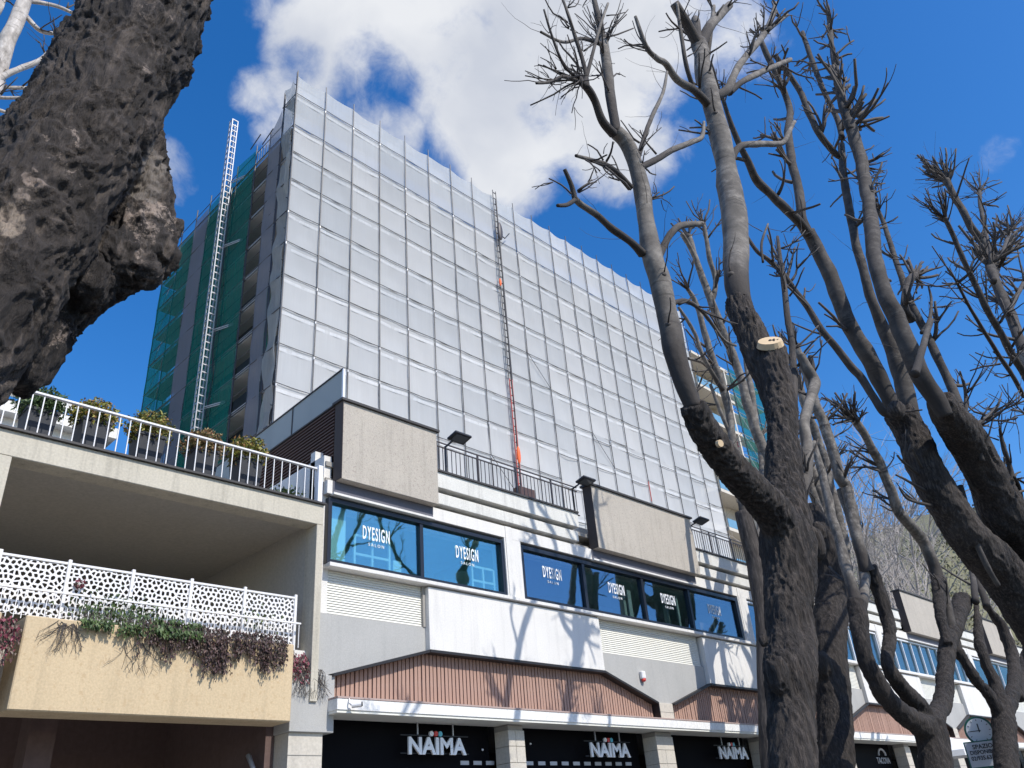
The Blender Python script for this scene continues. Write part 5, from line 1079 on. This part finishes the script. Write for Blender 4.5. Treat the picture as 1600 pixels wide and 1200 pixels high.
limbs(t5, [
    ([(1398, 645, 17.9), (1375, 592, 14.9), (1352, 553, 13.4), (1332, 515, 12.6), (1314, 471, 11.9), (1300, 438, 11.6), (1286, 406, 11.2), (1274, 382, 10.4), (1263, 362, 10.4)], ya, ya + .2), ([(1263, 364, 7.5), (1252, 335, 7.5), (1248, 299, 7.0), (1237, 252, 6.8), (1231, 205, 6.0), (1234, 168, 5.2), (1218, 128, 4.9), (1198, 86, 4.5), (1188, 61, 3.7)], ya + .2, ya + .3, dict(s=1.2, head=(5, .2, .6, .018, .6))),
    ([(1262, 366, 8.2), (1244, 342, 7.5), (1211, 310, 6.8), (1183, 282, 6.8), (1169, 254, 6.0), (1152, 218, 4.9), (1138, 180, 3.7), (1128, 150, 3.0)], ya + .2, ya - .1, dict(head=(6, .3, .8, .018, .7))),
    ([(1437, 700, 16.4), (1432, 680, 13.4), (1418, 625, 13.4), (1404, 580, 12.6), (1393, 545, 11.2), (1377, 506, 8.9), (1361, 467, 7.5), (1348, 420, 7.0), (1337, 373, 6.8), (1326, 325, 6.3), (1319, 280, 6.0), (1314, 226, 5.2)], ya, ya - .1), ([(1316, 245, 5.2), (1305, 240, 5.2), (1281, 210, 5.2), (1262, 172, 4.9), (1245, 135, 4.5), (1210, 86, 3.7)], ya - .1, ya + .2), ([(1315, 215, 4.5), (1309, 187, 4.5), (1291, 150, 4.1), (1277, 117, 4.1), (1262, 75, 3.7), (1254, 50, 3.0)], ya - .1, ya + .1, dict(s=2.5)),
    ([(1403, 645, 10.4), (1382, 645, 6.8), (1364, 619, 6.3), (1345, 590, 6.0), (1330, 574, 6.0), (1305, 540, 5.6), (1281, 511, 5.2), (1262, 480, 4.9), (1244, 457, 4.5), (1221, 425, 4.1), (1200, 405, 3.7), (1183, 392, 3.3), (1165, 366, 2.6)], ya - .1, ya + .5, dict(s=1.8, heads=[(1225, 430, 7, .4, 1.1, .022, .6, .2, 1)])),
    ([(1478, 650, 17.2), (1462, 622, 16.4), (1440, 586, 14.9), (1418, 540, 14.2), (1402, 500, 13.4), (1389, 476, 12.6), (1378, 445, 12.3), (1370, 420, 11.9), (1365, 385, 11.2), (1361, 350, 10.8), (1355, 300, 10.1), (1347, 257, 9.3), (1336, 215, 8.9), (1325, 190, 8.9)], yb, yb + .3, dict(heads=[(1345, 250, 7, .3, .8, .022, .5, 1, .3), (1362, 350, 4, .3, .6, .022, .5, .9, .4), (1352, 285, 4, .4, .7, .018, .4, 1, .1)])),
    ([(1330, 205, 7.5), (1322, 180, 7.0), (1313, 145, 6.8), (1306, 110, 4.5), (1300, 75, 3.7), (1297, 45, 3.7), (1293, 10, 3.0)], yb + .3, yb + .3, dict(s=3, heads=[(1322, 180, 20, .4, .95, .036, .62, .75, .75), (1313, 145, 9, .4, .8, .04, .4, .15, 1), (1297, 40, 5, .2, .5, .022, .6, .3, 1)])),
    ([(1505, 665, 8.9), (1500, 640, 7.5), (1482, 592, 7.0), (1463, 555, 6.8), (1449, 525, 6.3), (1434, 495, 6.0), (1420, 465, 5.6), (1411, 441, 5.2), (1402, 412, 4.5), (1393, 387, 4.1), (1383, 355, 3.7), (1372, 328, 3.0)], yb, yb + .5, dict(s=1.6, head=(8, .3, .9, .018, .5))),
    ([(1424, 500, 6.8), (1413, 475, 6.0), (1420, 440, 6.8), (1428, 432, 6.0)], yb + .1, yb, dict(head=(12, .3, .65, .032, .5), m='bark_dark')), ([(1430, 585, 6.8), (1437, 560, 6.0), (1446, 528, 5.2), (1454, 500, 4.9)], yb - .2, yb - .3, dict(s=0)), ([(1440, 520, 3.0), (1452, 500, 3.0), (1455, 470, 2.2), (1450, 445, 1.4)], yb, yb - .1),
    ([(1535, 720, 4.5), (1528, 690, 3.7), (1527, 665, 3.7), (1545, 650, 3.3), (1560, 632, 2.2)], yb, yb - .2, dict(s=6)), ([(1520, 690, 3.0), (1510, 650, 3.0), (1508, 610, 2.2), (1500, 580, 1.4)], yb, yb - .2, dict(s=4)), ([(1590, 800, 5.2), (1580, 740, 4.5), (1568, 700, 3.7), (1562, 670, 2.2)], yb, yb - .2, dict(s=5)), ([(1600, 800, 3.7), (1592, 760, 3.0), (1585, 745, 2.2)], yb, yb - .2, dict(s=5)),
    ([(1462, 760, 3.7), (1440, 730, 2.2), (1425, 700, 1.4)], ya, ya - .2), ([(1440, 745, 3.0), (1415, 725, 2.2), (1402, 712, 1.4)], ya, ya - .1), ([(1450, 770, 3.0), (1420, 752, 2.2), (1400, 742, 1.4)], ya, ya - .1), ([(1455, 790, 3.0), (1420, 780, 2.2), (1405, 762, 1.4)], ya, ya - .1),
    ([(1500, 760, 5.2), (1520, 830, 4.5), (1540, 880, 4.5), (1560, 915, 3.7)], ya - .3, ya - .3), ([(1512, 720, 6.0), (1525, 780, 5.2), (1545, 850, 4.5)], ya - .2, ya - .2),
], 61, .5, .9, lightmat='bark_limb_dim', stubr=.026, stubl=(.3, .75))
# --- sixth tree at the right edge
Y6_ = 2.6
t6 = thing('tree', 'slim tree at the right edge whose limb ends in a fan of upright cut twigs', 'tree', (at(1640, 900, Y6_).x, Y6_, 0), 'street trees')
P, Q = to_ground([(1700, 900, 20), (1660, 720, 17), (1620, 600, 14), (1599, 551, 12)], Y6_); P, Q = cr(P, Q); build(MB().tube(P, Q, 12, True, .15), 'trunk', 'bark_limb', t6, smooth=True)
limbs(t6, [([(1599, 551, 8.5), (1585, 510, 8.1), (1571, 476, 7.7), (1557, 445, 7.4), (1547, 420, 7.4), (1543, 395, 6.7), (1530, 372, 5.9), (1515, 350, 5.6), (1500, 322, 5.3), (1488, 300, 5.0), (1479, 284, 5.6)], Y6_, Y6_ + .3, dict(s=2, head=(24, .35, .85, .024, .6), heads=[(1547, 412, 14, .4, 1.0, .026, .9, .3, 1)])),
           ([(1610, 600, 6.3), (1580, 551, 5.6), (1560, 515, 5.3), (1538, 476, 5.0), (1522, 440, 4.6), (1505, 406, 4.2), (1490, 370, 3.9), (1477, 342, 3.5)], Y6_, Y6_ - .2, dict(s=3, head=(12, .3, .8, .018, .7))), ([(1600, 620, 3.5), (1580, 585, 3.5), (1561, 555, 3.5), (1529, 504, 2.8), (1510, 470, 2.4), (1496, 443, 2.1)], Y6_, Y6_ - .4, dict(head=(8, .3, .9, .014, .8))),
           ([(1546, 400, 3.5), (1540, 360, 3.1), (1533, 328, 3.1), (1530, 300, 2.8)], Y6_ + .2, Y6_, dict(head=(12, .3, .8, .013, .6))), ([(1552, 440, 5.0), (1561, 411, 4.2), (1572, 380, 3.5), (1580, 358, 2.8)], Y6_ + .1, Y6_, dict(s=3, head=(16, .3, .7, .024, .8))), ([(1575, 490, 4.2), (1590, 460, 3.5), (1605, 430, 2.8)], Y6_, Y6_, dict(s=3, head=(10, .3, .8, .024, .8))),
           ([(1620, 660, 2.8), (1600, 645, 2.1), (1580, 640, 1.4)], Y6_, Y6_, dict(s=4))], 71, .6, .8, lightmat='bark_limb_dim', stubr=.02)

# ================================================================== FAR BARE TREES
def far_tree(x, y, h, seed, label):
    r = random.Random(seed); o = thing('bare_tree', label, 'tree', (x, y, 0), 'far bare trees above the low roof'); tm, cm = MB(), MB(); b = Vector((x, y, -.2)); pts = [b]; d = Vector((r.uniform(-.06, .06), 0, 1))
    for i in range(8): d = (d + rv(r) * .05).normalized(); pts.append(pts[-1] + d * h * .11)
    tm.tube(pts, [.32 - .03 * i for i in range(9)], 7)
    def br(p, d, ln, rad, lv):
        q = [p]; e = d
        for i in range(3): e = (e + rv(r) * .18 + Vector((0, 0, .05))).normalized(); q.append(q[-1] + e * ln / 3)
        cm.tube(q, [rad, rad * .85, rad * .7, rad * .5], 4 if lv < 2 else 3, False)
        if lv < 4:
            for i in range(4 if lv < 3 else 3): br(q[r.choice((1, 2, 3, 3))], (e + rv(r) * .75).normalized(), ln * r.uniform(.5, .75), rad * .55, lv + 1)
    for i in range(3, 9):
        for k in range(2): br(pts[i], (Vector((r.uniform(-1, 1), r.uniform(-1, 1), r.uniform(.5, 1.3)))).normalized(), h * .26 * (1.2 - i * .06), .10, 1)
    build(tm, 'trunk', 'farbark', o, smooth=True); build(cm, 'crown', 'farbark', o, 'stuff')
for i, (x, y, h, lab) in enumerate(((66, 26, 27, 'pale bare tree above the roof, nearest the leaning dark stems'), (73, 27, 29, 'tallest pale bare tree in front of the olive hill'), (80, 28, 29, 'slender bare tree right of the tallest one, before the hill'), (88, 30, 30, 'bare tree at the hill foot behind the forked black tree'),
                                    (61, 30, 25, 'bare tree just right of the large furrowed trunk, far away'), (97, 32, 32, 'bare tree half hidden behind the leaning limbs at right'), (107, 34, 34, 'farthest bare tree at right, grey twigs against the blue'))):
    far_tree(x, y, h, 100 + i, lab)
print('objects', len(bpy.data.objects))
